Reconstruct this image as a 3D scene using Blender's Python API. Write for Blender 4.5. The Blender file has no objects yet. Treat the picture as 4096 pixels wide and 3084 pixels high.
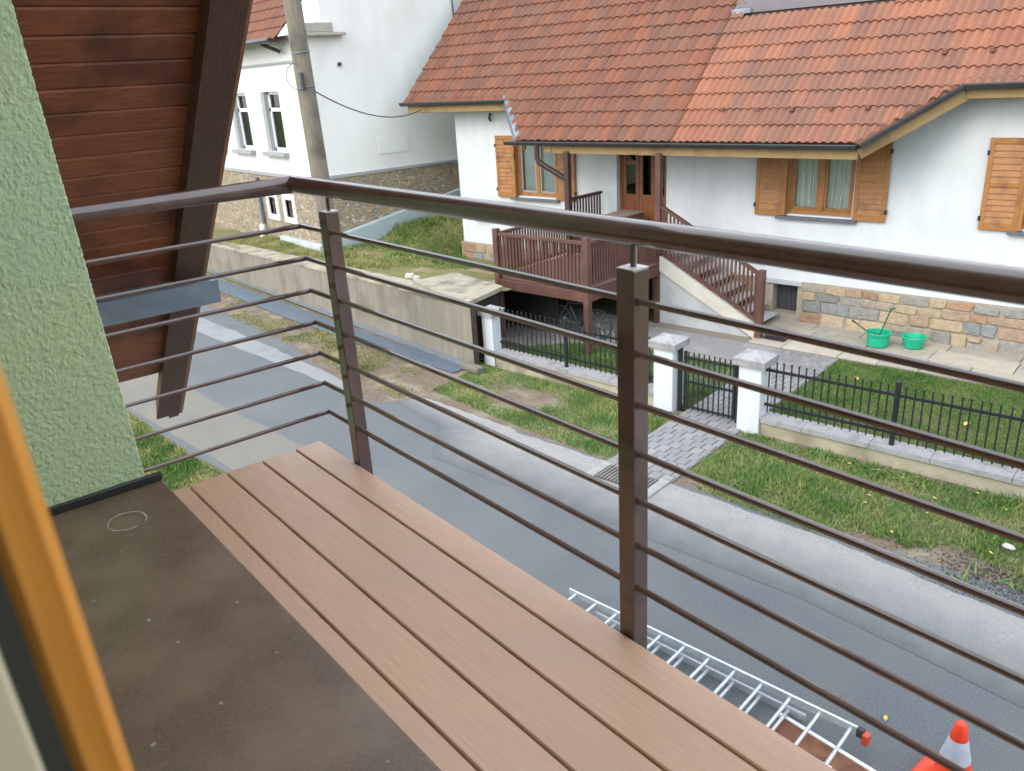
import bpy, math, random
import numpy as np
from mathutils import Matrix, Vector
random.seed(7); rng = np.random.default_rng(7)
sc = bpy.context.scene
C = sc.collection
R_ = math.radians
PHI = 0.157296                       # the opposite house and fence stand turned by 9 degrees to the balcony
cP, sP = math.cos(PHI), math.sin(PHI)

# ------------------------------------------------------------------ camera
cd = bpy.data.cameras.new('camera'); cam = bpy.data.objects.new('camera', cd); C.objects.link(cam); sc.camera = cam
yaw, pit, rol = 0.902092, 0.368983, -0.06114
fw = Vector((-math.sin(yaw)*math.cos(pit), math.cos(yaw)*math.cos(pit), -math.sin(pit)))
ri = fw.cross(Vector((0, 0, 1))).normalized(); up = ri.cross(fw)
r2 = ri*math.cos(rol)+up*math.sin(rol); u2 = -ri*math.sin(rol)+up*math.cos(rol)
m = Matrix((r2, u2, -fw)).transposed().to_4x4(); m.translation = (0, 0, 5.4)
cam.matrix_world = m
cd.sensor_width = 36; cd.lens = 28.343; cd.clip_start = 0.05; cd.clip_end = 600
cd.dof.use_dof = True; cd.dof.focus_distance = 5.0; cd.dof.aperture_fstop = 6.0

# ------------------------------------------------------------------ sky and sun (bright overcast, brighter over the street)
w = bpy.data.worlds.new('World'); sc.world = w; w.use_nodes = True
nt = w.node_tree; bg = nt.nodes['Background']
sky = nt.nodes.new('ShaderNodeTexSky'); sky.sky_type = 'NISHITA'; sky.sun_disc = False
SUN_AZ, SUN_EL = R_(178), R_(38)      # azimuth from +Y towards +X
sky.sun_elevation = SUN_EL; sky.sun_rotation = SUN_AZ
sky.air_density = 1.0; sky.dust_density = 5.0; sky.ozone_density = 1.0
veil = nt.nodes.new('ShaderNodeMix'); veil.data_type = 'RGBA'; veil.inputs[0].default_value = .78      # even cloud cover in front of the blue sky
veil.inputs[7].default_value = (6.3, 6.9, 7.5, 1); nt.links.new(sky.outputs[0], veil.inputs[6])
nt.links.new(veil.outputs[2], bg.inputs[0]); bg.inputs[1].default_value = 0.15
sd = bpy.data.lights.new('sun', 'SUN'); sd.energy = .45; sd.angle = R_(32); sd.color = (1, .96, .9)
sun = bpy.data.objects.new('sun', sd); C.objects.link(sun)
sdir = Vector((math.sin(SUN_AZ)*math.cos(SUN_EL), math.cos(SUN_AZ)*math.cos(SUN_EL), math.sin(SUN_EL)))
sun.rotation_euler = (-sdir).to_track_quat('-Z', 'Y').to_euler(); sun.location = sdir*40
vs = sc.view_settings; vs.view_transform = 'Standard'; vs.look = 'None'; vs.exposure = 1.35; vs.gamma = 1

# ------------------------------------------------------------------ materials
def lin(c):
    return tuple(((x/255)/12.92 if x/255 <= .04045 else ((x/255+.055)/1.055)**2.4) for x in c)
MC = {}
def M(name, c1, c2=None, scale=4., rough=.6, bump=0., bscale=60., stretch=(1, 1, 1), metal=0., detail=5., lo=.35, hi=.65, c3=None, s3=1.2, rvar=0., spec=.5, coat=0., lo3=.5, hi3=.68, bdist=.01, ovar=0., bdetail=4., brough=.5):
    if name in MC: return MC[name]
    mt = bpy.data.materials.new(name); mt.use_nodes = True; n = mt.node_tree.nodes; L = mt.node_tree.links
    b = n['Principled BSDF']; b.inputs['Roughness'].default_value = rough; b.inputs['Metallic'].default_value = metal
    b.inputs['Specular IOR Level'].default_value = spec; b.inputs['Coat Weight'].default_value = coat
    tc = n.new('ShaderNodeTexCoord'); mp = n.new('ShaderNodeMapping'); mp.inputs['Scale'].default_value = stretch
    L.new(tc.outputs['Object'], mp.inputs[0])
    l1 = (*lin(c1), 1); l2 = (*lin(c2 or c1), 1)
    nz = n.new('ShaderNodeTexNoise'); nz.inputs['Scale'].default_value = scale; nz.inputs['Detail'].default_value = detail; nz.inputs['Roughness'].default_value = .62
    L.new(mp.outputs[0], nz.inputs['Vector'])
    mr = n.new('ShaderNodeMapRange'); mr.inputs[1].default_value = lo; mr.inputs[2].default_value = hi; L.new(nz.outputs[0], mr.inputs[0])
    mx = n.new('ShaderNodeMix'); mx.data_type = 'RGBA'; mx.inputs[6].default_value = l1; mx.inputs[7].default_value = l2
    L.new(mr.outputs[0], mx.inputs[0]); out = mx.outputs[2]
    if c3:
        n3 = n.new('ShaderNodeTexNoise'); n3.inputs['Scale'].default_value = s3; n3.inputs['Detail'].default_value = 4; L.new(tc.outputs['Object'], n3.inputs['Vector'])
        m3 = n.new('ShaderNodeMapRange'); m3.inputs[1].default_value = lo3; m3.inputs[2].default_value = hi3; L.new(n3.outputs[0], m3.inputs[0])
        x3 = n.new('ShaderNodeMix'); x3.data_type = 'RGBA'; x3.inputs[7].default_value = (*lin(c3), 1); L.new(m3.outputs[0], x3.inputs[0]); L.new(out, x3.inputs[6]); out = x3.outputs[2]
    if ovar:                              # pieces differ a little from one another
        oi = n.new('ShaderNodeObjectInfo'); om = n.new('ShaderNodeMapRange'); om.inputs[3].default_value = 1-ovar; om.inputs[4].default_value = 1+ovar; L.new(oi.outputs['Random'], om.inputs[0])
        ov = n.new('ShaderNodeVectorMath'); ov.operation = 'SCALE'; L.new(out, ov.inputs[0]); L.new(om.outputs[0], ov.inputs['Scale']); out = ov.outputs[0]
    L.new(out, b.inputs['Base Color'])
    if rvar:
        rr = n.new('ShaderNodeMapRange'); rr.inputs[3].default_value = rough-rvar; rr.inputs[4].default_value = rough+rvar; L.new(nz.outputs[0], rr.inputs[0]); L.new(rr.outputs[0], b.inputs['Roughness'])
    if bump:
        nb = n.new('ShaderNodeTexNoise'); nb.inputs['Scale'].default_value = bscale; nb.inputs['Detail'].default_value = bdetail; nb.inputs['Roughness'].default_value = brough; L.new(mp.outputs[0], nb.inputs['Vector'])
        bm = n.new('ShaderNodeBump'); bm.inputs['Strength'].default_value = bump; bm.inputs['Distance'].default_value = bdist; L.new(nb.outputs[0], bm.inputs['Height']); L.new(bm.outputs[0], b.inputs['Normal'])
    mt.diffuse_color = l1; MC[name] = mt; return mt
def attr_mat(name, rough=.8, bump=.3, bscale=40, vary=.25, vscale=6., c_dirt=(90, 85, 75), dirt=.3):
    """colour comes from the piece's own 'tint' attribute, broken up with noise"""
    mt = bpy.data.materials.new(name); mt.use_nodes = True; n = mt.node_tree.nodes; L = mt.node_tree.links
    b = n['Principled BSDF']; b.inputs['Roughness'].default_value = rough
    at = n.new('ShaderNodeAttribute'); at.attribute_name = 'tint'
    ge = n.new('ShaderNodeNewGeometry')
    nz = n.new('ShaderNodeTexNoise'); nz.inputs['Scale'].default_value = vscale; nz.inputs['Detail'].default_value = 6; nz.inputs['Roughness'].default_value = .65; L.new(ge.outputs['Position'], nz.inputs['Vector'])
    mr = n.new('ShaderNodeMapRange'); mr.inputs[1].default_value = .3; mr.inputs[2].default_value = .7; mr.inputs[3].default_value = 1-vary; mr.inputs[4].default_value = 1+vary*.6; L.new(nz.outputs[0], mr.inputs[0])
    mu = n.new('ShaderNodeVectorMath'); mu.operation = 'SCALE'; L.new(at.outputs['Color'], mu.inputs[0]); L.new(mr.outputs[0], mu.inputs['Scale'])
    n2 = n.new('ShaderNodeTexNoise'); n2.inputs['Scale'].default_value = 1.1; n2.inputs['Detail'].default_value = 8; L.new(ge.outputs['Position'], n2.inputs['Vector'])
    m2 = n.new('ShaderNodeMapRange'); m2.inputs[1].default_value = .45; m2.inputs[2].default_value = .75; m2.inputs[4].default_value = dirt; L.new(n2.outputs[0], m2.inputs[0])
    mx = n.new('ShaderNodeMix'); mx.data_type = 'RGBA'; mx.inputs[7].default_value = (*lin(c_dirt), 1); L.new(m2.outputs[0], mx.inputs[0]); L.new(mu.outputs[0], mx.inputs[6]); L.new(mx.outputs[2], b.inputs['Base Color'])
    nb = n.new('ShaderNodeTexNoise'); nb.inputs['Scale'].default_value = bscale; nb.inputs['Detail'].default_value = 4; L.new(ge.outputs['Position'], nb.inputs['Vector'])
    bm = n.new('ShaderNodeBump'); bm.inputs['Strength'].default_value = bump; bm.inputs['Distance'].default_value = .01; L.new(nb.outputs[0], bm.inputs['Height']); L.new(bm.outputs[0], b.inputs['Normal'])
    MC[name] = mt; return mt
def glass_mat(name, tint=(.55, .62, .66), refl=.16):
    mt = bpy.data.materials.new(name); mt.use_nodes = True; n = mt.node_tree.nodes; L = mt.node_tree.links
    n.remove(n['Principled BSDF']); o = n['Material Output']
    tr = n.new('ShaderNodeBsdfTransparent'); tr.inputs[0].default_value = (*tint, 1)
    gl = n.new('ShaderNodeBsdfGlossy'); gl.inputs['Roughness'].default_value = .03
    fr = n.new('ShaderNodeFresnel'); fr.inputs[0].default_value = 1.5
    ad = n.new('ShaderNodeMath'); ad.operation = 'ADD'; ad.inputs[1].default_value = refl; L.new(fr.outputs[0], ad.inputs[0])
    mx = n.new('ShaderNodeMixShader'); L.new(ad.outputs[0], mx.inputs[0]); L.new(tr.outputs[0], mx.inputs[1]); L.new(gl.outputs[0], mx.inputs[2]); L.new(mx.outputs[0], o.inputs[0])
    MC[name] = mt; return mt
WOODX = (1.5, 30, 30); WOODY = (30, 1.5, 30); WOODZ = (30, 30, 1.5)
deckm = M('deck_board_brown', (200, 160, 132), (190, 149, 122), scale=3, rough=.42, bump=.1, bscale=8, stretch=(2, 40, 40), c3=(188, 152, 130), s3=2.6, rvar=.08, bdist=.004, ovar=.05, lo3=.42, hi3=.8)
steel = M('brown_painted_steel', (90, 62, 53), (74, 52, 45), scale=20, rough=.42, bump=.05, bscale=180, rvar=.08, spec=.4, metal=.0, coat=1., bdist=.002, c3=(98, 72, 62), s3=7); steel.node_tree.nodes['Principled BSDF'].inputs['Coat IOR'].default_value = 1.7; steel.node_tree.nodes['Principled BSDF'].inputs['Coat Roughness'].default_value = .06
steelcap = M('sky_glint_post_cap', (238, 236, 230), (226, 224, 218), scale=30, rough=.4)  # sky reflection on the post tops, painted as a near-white colour
greenp = M('green_render', (190, 205, 160), (176, 192, 148), scale=60, rough=.92, bump=.5, bscale=160, bdist=.012, bdetail=6, brough=.6, c3=(172, 196, 164), s3=2, lo3=.4, hi3=.75)
soffm = M('stained_soffit_wood', (146, 80, 48), (112, 58, 34), scale=5, rough=.42, bump=.15, bscale=12, stretch=(26, 2, 26), c3=(92, 48, 30), s3=3., ovar=.14)
bargem = M('dark_barge_wood', (92, 60, 46), (72, 48, 38), scale=4, rough=.42, bump=.1, bscale=10, stretch=(3, 26, 3))
sillm = M('dark_stone_sill', (118, 96, 77), (88, 73, 60), scale=160, rough=.4, bump=.1, bscale=220, detail=9, c3=(130, 110, 92), s3=5, rvar=.14, bdist=.002, lo3=.42, hi3=.8)
sashm = M('orange_lacquered_wood', (226, 156, 66), (206, 132, 50), scale=3, rough=.35, bump=.05, bscale=10, stretch=WOODZ, coat=.3)
gasket = M('dark_gasket', (58, 58, 52), rough=.6)
beige = M('beige_interior_paint', (222, 208, 178), (212, 198, 168), scale=3, rough=.7)
whitew = M('white_render', (206, 211, 214), (198, 204, 208), scale=2.6, rough=.92, bump=.5, bscale=130, stretch=(1.6, 1.6, .3), c3=(186, 191, 194), s3=.8, bdist=.005, bdetail=8, lo3=.45, hi3=.85)
nbwhite = M('old_white_render', (220, 221, 218), (214, 215, 212), scale=1.6, rough=.92, bump=.4, bscale=60, stretch=(1.5, 1.5, .3), c3=(206, 206, 202), s3=.6, bdist=.008, bdetail=8)
gutm = M('dark_grey_gutter', (62, 63, 68), (52, 53, 58), scale=8, rough=.4, metal=.2)
zinc = M('grey_zinc_sheet', (122, 130, 142), (104, 112, 124), scale=6, rough=.4, metal=.35, c3=(140, 148, 158), s3=3)
pinefascia = M('yellow_pine_fascia', (152, 126, 84), (134, 108, 68), scale=3, rough=.6, bump=.1, bscale=10, stretch=WOODX, c3=(118, 94, 60), s3=2)
shutm = M('honey_larch_wood', (166, 116, 64), (142, 93, 48), scale=3.2, rough=.5, bump=.15, bscale=10, stretch=(2, 30, 26), c3=(116, 72, 40), s3=3.5, lo3=.52, hi3=.75)
doorm = M('orange_door_wood', (132, 84, 50), (112, 68, 40), scale=3, rough=.45, bump=.1, bscale=10, stretch=WOODZ)
glass = glass_mat('window_glass', (.9, .93, .93), .03); dglass = glass_mat('dark_door_glass', (.35, .37, .38), .03)
curt = M('white_curtain', (222, 223, 220), (190, 194, 194), scale=6, rough=.9, stretch=(9, 1, .6))
blind = M('pale_roller_blind', (170, 178, 192), (160, 168, 182), scale=4, rough=.85)
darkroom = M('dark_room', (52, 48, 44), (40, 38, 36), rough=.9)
sillgrey = M('grey_metal_sill', (104, 108, 118), (92, 96, 106), scale=5, rough=.45, metal=.2)
porchm = M('red_brown_porch_paint', (92, 60, 51), (78, 51, 44), scale=3, rough=.55, bump=.12, bscale=10, stretch=WOODZ, c3=(100, 69, 60), s3=2)
porchfloor = M('purple_brown_boards', (118, 88, 84), (102, 76, 73), scale=3, rough=.6, bump=.1, bscale=10, stretch=(3, 30, 30))
darkrail = M('dark_brown_rail', (70, 50, 46), (58, 42, 40), scale=4, rough=.5)
greyplast = M('grey_cement_render', (178, 182, 184), (166, 170, 174), scale=3, rough=.9, bump=.2, bscale=80, c3=(158, 160, 162), s3=1.5)
ironm = M('black_iron', (34, 38, 42), (28, 31, 34), scale=14, rough=.42, spec=.5)
capst = M('pale_granite_cap', (158, 156, 158), (142, 141, 144), scale=26, rough=.85, bump=.2, bscale=40, c3=(130, 128, 130), s3=6)
cream = M('cream_footing', (174, 166, 146), (162, 154, 132), scale=4, rough=.9, bump=.3, bscale=60, c3=(138, 130, 110), s3=2.2)
concr = M('weathered_concrete', (138, 132, 119), (122, 117, 105), scale=2.2, rough=.92, bump=.4, bscale=50, stretch=(3, 3, .35), c3=(104, 98, 86), s3=1.4, lo3=.52, hi3=.8)
concrtop = M('pale_concrete_top', (164, 156, 138), (146, 139, 123), scale=3, rough=.9, bump=.4, bscale=40, c3=(112, 107, 97), s3=2.6, detail=8)
asph = M('bluish_asphalt', (112, 116, 120), (72, 75, 78), scale=70, rough=.82, bump=.7, bscale=100, detail=8, c3=(106, 108, 109), s3=.9, lo3=.35, hi3=.85, bdist=.009, spec=.35, bdetail=8, brough=.7)
asphold = M('old_grey_asphalt', (132, 129, 124), (92, 91, 88), scale=85, rough=.9, bump=.6, bscale=120, detail=8, c3=(124, 119, 108), s3=1.4, lo3=.35, hi3=.8, bdist=.008, spec=.25, bdetail=8, brough=.7)
asphlight = M('light_asphalt_strip', (162, 161, 159), (120, 120, 120), scale=70, rough=.88, bump=.7, bscale=100, detail=8, c3=(148, 146, 143), s3=1.6, lo3=.35, hi3=.8, bdist=.009, spec=.3, bdetail=8, brough=.7)
dirt = M('bare_verge_soil', (128, 112, 96), (96, 84, 72), scale=14, rough=.95, bump=1., bscale=30, c3=(140, 132, 112), s3=1.6, detail=10, bdist=.04)
soil = M('lawn_soil', (92, 94, 52), (74, 82, 40), scale=7, rough=.95, bump=.6, bscale=40, c3=(112, 98, 72), s3=.9, bdist=.02)
farground = M('grassy_ground', (96, 110, 60), (84, 96, 52), scale=1.5, rough=.95, c3=(120, 112, 84), s3=.3)
drainm = M('dark_drain_bitumen', (92, 104, 116), (78, 90, 102), scale=6, rough=.6, bump=.2, bscale=60)
drainedge = M('pale_drain_lip', (116, 124, 130), (104, 112, 118), scale=8, rough=.85)
pav = attr_mat('paving_block', rough=.85, bump=.4, vary=.15, vscale=14, c_dirt=(120, 116, 110), dirt=.25)
flagm = attr_mat('flagstone', rough=.85, bump=.4, vary=.15, vscale=5, c_dirt=(140, 130, 116), dirt=.5)
stonem = attr_mat('rubble_stone', rough=.9, bump=.9, bscale=22, vary=.3, vscale=12, c_dirt=(166, 152, 130), dirt=.45)
tilem = attr_mat('clay_tile', rough=.85, bump=.25, bscale=60, vary=.16, vscale=18, c_dirt=(104, 84, 72), dirt=.5)
mortar = M('pale_mortar', (160, 152, 138), (146, 138, 124), scale=9, rough=.95, bump=.4, bscale=60)
underm = M('roof_underlay', (60, 48, 42), rough=.9)
alum = M('bare_aluminium', (206, 210, 214), (190, 195, 200), scale=20, rough=.35, metal=.6)
redpl = M('red_plastic', (196, 70, 40), rough=.4)
orangepl = M('orange_cone_plastic', (240, 72, 34), (226, 60, 28), scale=5, rough=.4)
reflect = M('grey_reflective_band', (176, 178, 190), (164, 166, 180), scale=12, rough=.45)
greenpl = M('green_plastic', (26, 172, 134), (22, 160, 122), scale=6, rough=.35)
darkgreen = M('dark_green_tool', (22, 92, 72), rough=.5)
rust = M('rusty_sheet', (120, 78, 56), (98, 62, 46), scale=7, rough=.85, c3=(136, 90, 60), s3=5)
polewood = M('grey_weathered_pole', (134, 126, 112), (108, 101, 90), scale=3, rough=.9, bump=.5, bscale=9, stretch=(22, 22, 1.2), c3=(94, 89, 80), s3=2)
cable = M('black_cable', (54, 56, 60), rough=.6)
yleaf = M('yellow_leaf', (206, 184, 104), (190, 160, 80), scale=20, rough=.7)
whitestone = M('white_stone', (186, 184, 178), (168, 166, 160), scale=8, rough=.85)
gravelm = M('dark_gravel', (74, 72, 72), (56, 55, 56), scale=9, rough=.9)
frwhite = M('white_window_paint', (226, 228, 228), rough=.5)
stonegrey = M('grey_stone_reveal', (158, 160, 162), (142, 145, 148), scale=8, rough=.85)
oldwall = M('dark_boards_and_shade', (46, 40, 38), (36, 32, 31), scale=3, rough=.7, stretch=WOODZ)  # board colour, also used as painted shade on the cellar wall
chalk = M('chalk', (190, 178, 162), (140, 130, 118), scale=30, rough=.9)
def rubble_mat():
    mt = bpy.data.materials.new('small_rubble_masonry'); mt.use_nodes = True; n = mt.node_tree.nodes; L = mt.node_tree.links; b = n['Principled BSDF']; b.inputs['Roughness'].default_value = .92
    tc = n.new('ShaderNodeTexCoord'); mp = n.new('ShaderNodeMapping'); mp.inputs['Scale'].default_value = (1, 1, 1.5); L.new(tc.outputs['Object'], mp.inputs[0])
    v = n.new('ShaderNodeTexVoronoi'); v.inputs['Scale'].default_value = 8.5; v.inputs['Randomness'].default_value = 1; L.new(mp.outputs[0], v.inputs['Vector'])
    ve = n.new('ShaderNodeTexVoronoi'); ve.feature = 'DISTANCE_TO_EDGE'; ve.inputs['Scale'].default_value = 8.5; L.new(mp.outputs[0], ve.inputs['Vector'])
    cr = n.new('ShaderNodeValToRGB'); e = cr.color_ramp.elements
    e[0].color = (*lin((116, 110, 100)), 1); e[1].color = (*lin((190, 180, 160)), 1); e[0].position = .0; e[1].position = 1
    for p, c in ((.3, (164, 150, 124)), (.55, (138, 132, 122)), (.78, (176, 140, 96))):
        q = cr.color_ramp.elements.new(p); q.color = (*lin(c), 1)
    sp = n.new('ShaderNodeSeparateColor'); L.new(v.outputs['Color'], sp.inputs[0]); L.new(sp.outputs[0], cr.inputs[0])
    mr = n.new('ShaderNodeMapRange'); mr.inputs[1].default_value = .02; mr.inputs[2].default_value = .1; L.new(ve.outputs['Distance'], mr.inputs[0])
    mx = n.new('ShaderNodeMix'); mx.data_type = 'RGBA'; mx.inputs[6].default_value = (*lin((176, 168, 150)), 1); L.new(mr.outputs[0], mx.inputs[0]); L.new(cr.outputs[0], mx.inputs[7]); L.new(mx.outputs[2], b.inputs['Base Color'])
    bm = n.new('ShaderNodeBump'); bm.inputs['Strength'].default_value = .9; bm.inputs['Distance'].default_value = .04; L.new(mr.outputs[0], bm.inputs['Height']); L.new(bm.outputs[0], b.inputs['Normal'])
    return mt
rubm = rubble_mat()
n_ = asphlight.node_tree.nodes; l_ = asphlight.node_tree.links; bs_ = n_['Principled BSDF']; src_ = bs_.inputs['Base Color'].links[0].from_socket
wa_ = n_.new('ShaderNodeAttribute'); wa_.attribute_name = 'wear'; wn_ = n_.new('ShaderNodeTexNoise'); wn_.inputs['Scale'].default_value = 3.5; wn_.inputs['Detail'].default_value = 8
wg_ = n_.new('ShaderNodeNewGeometry'); l_.new(wg_.outputs['Position'], wn_.inputs['Vector'])
wm_ = n_.new('ShaderNodeMath'); wm_.operation = 'MULTIPLY_ADD'; wm_.inputs[1].default_value = .45; l_.new(wn_.outputs[0], wm_.inputs[0]); l_.new(wa_.outputs['Fac'], wm_.inputs[2])
wr_ = n_.new('ShaderNodeMapRange'); wr_.inputs[1].default_value = .25; wr_.inputs[2].default_value = 1.05; l_.new(wm_.outputs[0], wr_.inputs[0])
wx_ = n_.new('ShaderNodeMix'); wx_.data_type = 'RGBA'; wx_.inputs[6].default_value = (*lin((95, 98, 101)), 1); l_.new(wr_.outputs[0], wx_.inputs[0]); l_.new(src_, wx_.inputs[7]); l_.new(wx_.outputs[2], bs_.inputs['Base Color'])
def grass_mat(name, a, b_, c):
    mt = bpy.data.materials.new(name); mt.use_nodes = True; n = mt.node_tree.nodes; L = mt.node_tree.links; b = n['Principled BSDF']; b.inputs['Roughness'].default_value = .65
    ge = n.new('ShaderNodeNewGeometry'); nz = n.new('ShaderNodeTexNoise'); nz.inputs['Scale'].default_value = 1.3; nz.inputs['Detail'].default_value = 6; L.new(ge.outputs['Position'], nz.inputs['Vector'])
    at = n.new('ShaderNodeAttribute'); at.attribute_name = 'rnd'
    ad = n.new('ShaderNodeMath'); ad.operation = 'MULTIPLY_ADD'; ad.inputs[1].default_value = .5; L.new(at.outputs['Fac'], ad.inputs[0]); L.new(nz.outputs[0], ad.inputs[2])
    cr = n.new('ShaderNodeValToRGB'); e = cr.color_ramp.elements; e[0].position = .38; e[1].position = 1.0; e[0].color = (*lin(a), 1); e[1].color = (*lin(c), 1); q = e.new(.74); q.color = (*lin(b_), 1)
    L.new(ad.outputs[0], cr.inputs[0]); L.new(cr.outputs[0], b.inputs['Base Color'])
    b.inputs['Subsurface Weight'].default_value = 0
    MC[name] = mt; return mt
grassm = grass_mat('green_grass', (54, 98, 32), (92, 130, 54), (160, 154, 100))
lawnm = grass_mat('mown_lawn', (42, 84, 26), (68, 110, 38), (108, 126, 60))
drygrass = grass_mat('dry_grass', (88, 108, 46), (120, 128, 66), (172, 156, 100))

# ------------------------------------------------------------------ mesh helpers
class MB:
    def __init__(s): s.v = []; s.f = []
    def add(s, vs, fs):
        o = len(s.v); s.v += [tuple(p) for p in vs]; s.f += [tuple(i+o for i in f) for f in fs]; return s
    def box(s, x0, x1, y0, y1, z0, z1, b=0.0):
        if b <= 0:
            vs = [(x, y, z) for z in (z0, z1) for y in (y0, y1) for x in (x0, x1)]
            return s.add(vs, [(0, 2, 3, 1), (4, 5, 7, 6), (0, 1, 5, 4), (2, 6, 7, 3), (0, 4, 6, 2), (1, 3, 7, 5)])
        P = []; idx = {}
        lo = (x0, y0, z0); hi = (x1, y1, z1)
        for sx in (0, 1):
            for sy in (0, 1):
                for sz in (0, 1):
                    for a in range(3):
                        p = []
                        for k, sg in enumerate((sx, sy, sz)):
                            val = hi[k] if sg else lo[k]
                            if k != a: val += -b if sg else b
                            p.append(val)
                        idx[(sx, sy, sz, a)] = len(P); P.append(tuple(p))
        F = []
        for a in range(3):
            o1, o2 = [k for k in range(3) if k != a]
            for sg in (0, 1):
                q = []
                for t1, t2 in ((0, 0), (1, 0), (1, 1), (0, 1)):
                    c = [0, 0, 0]; c[a] = sg; c[o1] = t1; c[o2] = t2; q.append(idx[(*c, a)])
                F.append(q if (sg == (0 if a == 1 else 1)) else q[::-1])
        for a in range(3):
            o1, o2 = [k for k in range(3) if k != a]
            for t1 in (0, 1):
                for t2 in (0, 1):
                    c = [0, 0, 0]; c[o1] = t1; c[o2] = t2; d = list(c); d[a] = 1
                    F.append([idx[(*c, o1)], idx[(*d, o1)], idx[(*d, o2)], idx[(*c, o2)]])
        for c in [(x, y, z) for x in (0, 1) for y in (0, 1) for z in (0, 1)]:
            F.append([idx[(*c, 0)], idx[(*c, 1)], idx[(*c, 2)]])
        return s.add(P, F)
    def tube(s, pts, r, n=8, cap=True):
        pts = [Vector(p) for p in pts]; rs = r if isinstance(r, (list, tuple)) else [r]*len(pts)
        rings = []; o = len(s.v); prev = None
        for i, p in enumerate(pts):
            t = (pts[min(i+1, len(pts)-1)]-pts[max(i-1, 0)]).normalized()
            if prev is None:
                a = Vector((0, 0, 1)) if abs(t.z) < .9 else Vector((1, 0, 0)); e1 = t.cross(a).normalized()
            else: e1 = (prev-t*prev.dot(t)).normalized()
            prev = e1; e2 = t.cross(e1)
            k = 1.0
            if 0 < i < len(pts)-1:
                d1 = (pts[i]-pts[i-1]).normalized(); d2 = (pts[i+1]-pts[i]).normalized(); k = 1/max(.5, math.cos(d1.angle(d2)/2))
            for j in range(n):
                a = 2*math.pi*j/n; s.v.append(tuple(p+(e1*math.cos(a)+e2*math.sin(a))*rs[i]*(k if abs(math.cos(a)) > -1 else 1)))
        for i in range(len(pts)-1):
            for j in range(n):
                s.f.append((o+i*n+j, o+i*n+(j+1) % n, o+(i+1)*n+(j+1) % n, o+(i+1)*n+j))
        if cap:
            s.f.append(tuple(o+j for j in range(n))[::-1]); s.f.append(tuple(o+(len(pts)-1)*n+j for j in range(n)))
        return s
    def lathe(s, cx, cy, prof, n=24):
        o = len(s.v)
        for r, z in prof:
            for j in range(n):
                a = 2*math.pi*j/n; s.v.append((cx+r*math.cos(a), cy+r*math.sin(a), z))
        for i in range(len(prof)-1):
            for j in range(n): s.f.append((o+i*n+j, o+i*n+(j+1) % n, o+(i+1)*n+(j+1) % n, o+(i+1)*n+j))
        return s
    def prism(s, poly, z0, z1):       # polygon in xy, extruded in z
        n = len(poly); vs = [(x, y, z0) for x, y in poly]+[(x, y, z1) for x, y in poly]
        return s.add(vs, [tuple(range(n))[::-1], tuple(range(n, 2*n))]+[(i, (i+1) % n, n+(i+1) % n, n+i) for i in range(n)])
    def beam(s, p, q, wdt, hgt, up_=(0, 0, 1)):
        p = Vector(p); q = Vector(q); t = (q-p).normalized(); e1 = t.cross(Vector(up_)).normalized(); e2 = e1.cross(t)
        vs = [c+e1*a*wdt/2+e2*b*hgt/2 for c in (p, q) for a, b in ((-1, -1), (1, -1), (1, 1), (-1, 1))]
        return s.add(vs, [(0, 1, 2, 3)[::-1], (4, 5, 6, 7)[::-1][::-1], (0, 4, 5, 1)[::-1], (1, 5, 6, 2)[::-1], (2, 6, 7, 3)[::-1], (3, 7, 4, 0)[::-1]])
    def mesh(s, name, mat, org=(0, 0, 0), smooth=False, tint=None):
        me = bpy.data.meshes.new(name); ox, oy, oz = org
        me.from_pydata([(x-ox, y-oy, z-oz) for x, y, z in s.v], [], s.f)
        if mat: me.materials.append(mat)
        if smooth:
            me.polygons.foreach_set('use_smooth', [True]*len(me.polygons))
            try: me.set_sharp_from_angle(angle=R_(40))
            except Exception: pass
        if tint is not None:
            a = me.color_attributes.new('tint', 'FLOAT_COLOR', 'POINT')
            a.data.foreach_set('color', np.tile(np.array([*lin(tint), 1.]), len(me.vertices)))
        return me
    def obj(s, name, mat, parent=None, smooth=False, tint=None):
        org = ORG.get(parent.name, (0, 0, 0)) if parent else (0, 0, 0)
        return link(name, s.mesh(name, mat, org, smooth, tint), parent)
ORG = {}
def link(name, me, parent=None):
    o = bpy.data.objects.new(name, me); C.objects.link(o)
    if parent: o.parent = parent; ORG[o.name] = ORG.get(parent.name, (0, 0, 0))
    return o
def tag(o, label=None, cat=None, group=None, kind=None):
    for k, v in (('label', label), ('category', cat), ('group', group), ('kind', kind)):
        if v: o[k] = v
    return o
def thing(name, org, label, cat, H=False, group=None):
    """Empty at a thing's base. Its parts are written in the frame's own coordinates (H: the opposite house's frame) and stored relative to org."""
    o = bpy.data.objects.new(name, None); C.objects.link(o); x, y, z = org
    if H: o.location = (cP*x-sP*y, sP*x+cP*y, z); o.rotation_euler = (0, 0, PHI)
    else: o.location = org
    o.empty_display_size = .3; ORG[o.name] = tuple(org)
    return tag(o, label, cat, group)
def solo(mb, name, mat, org, label=None, cat=None, H=False, group=None, kind=None, smooth=False, tint=None):
    me = mb.mesh(name, mat, org, smooth, tint); o = bpy.data.objects.new(name, me); C.objects.link(o); x, y, z = org
    if H: o.location = (cP*x-sP*y, sP*x+cP*y, z); o.rotation_euler = (0, 0, PHI)
    else: o.location = org
    ORG[o.name] = tuple(org)
    return tag(o, label, cat, group, kind)
def sheet(poly, z): return MB().add([(x, y, z) for x, y in poly], [tuple(range(len(poly)))])
def toH(x, y): return (cP*x+sP*y, -sP*x+cP*y)
def toW(u, v): return (cP*u-sP*v, sP*u+cP*v)
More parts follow.
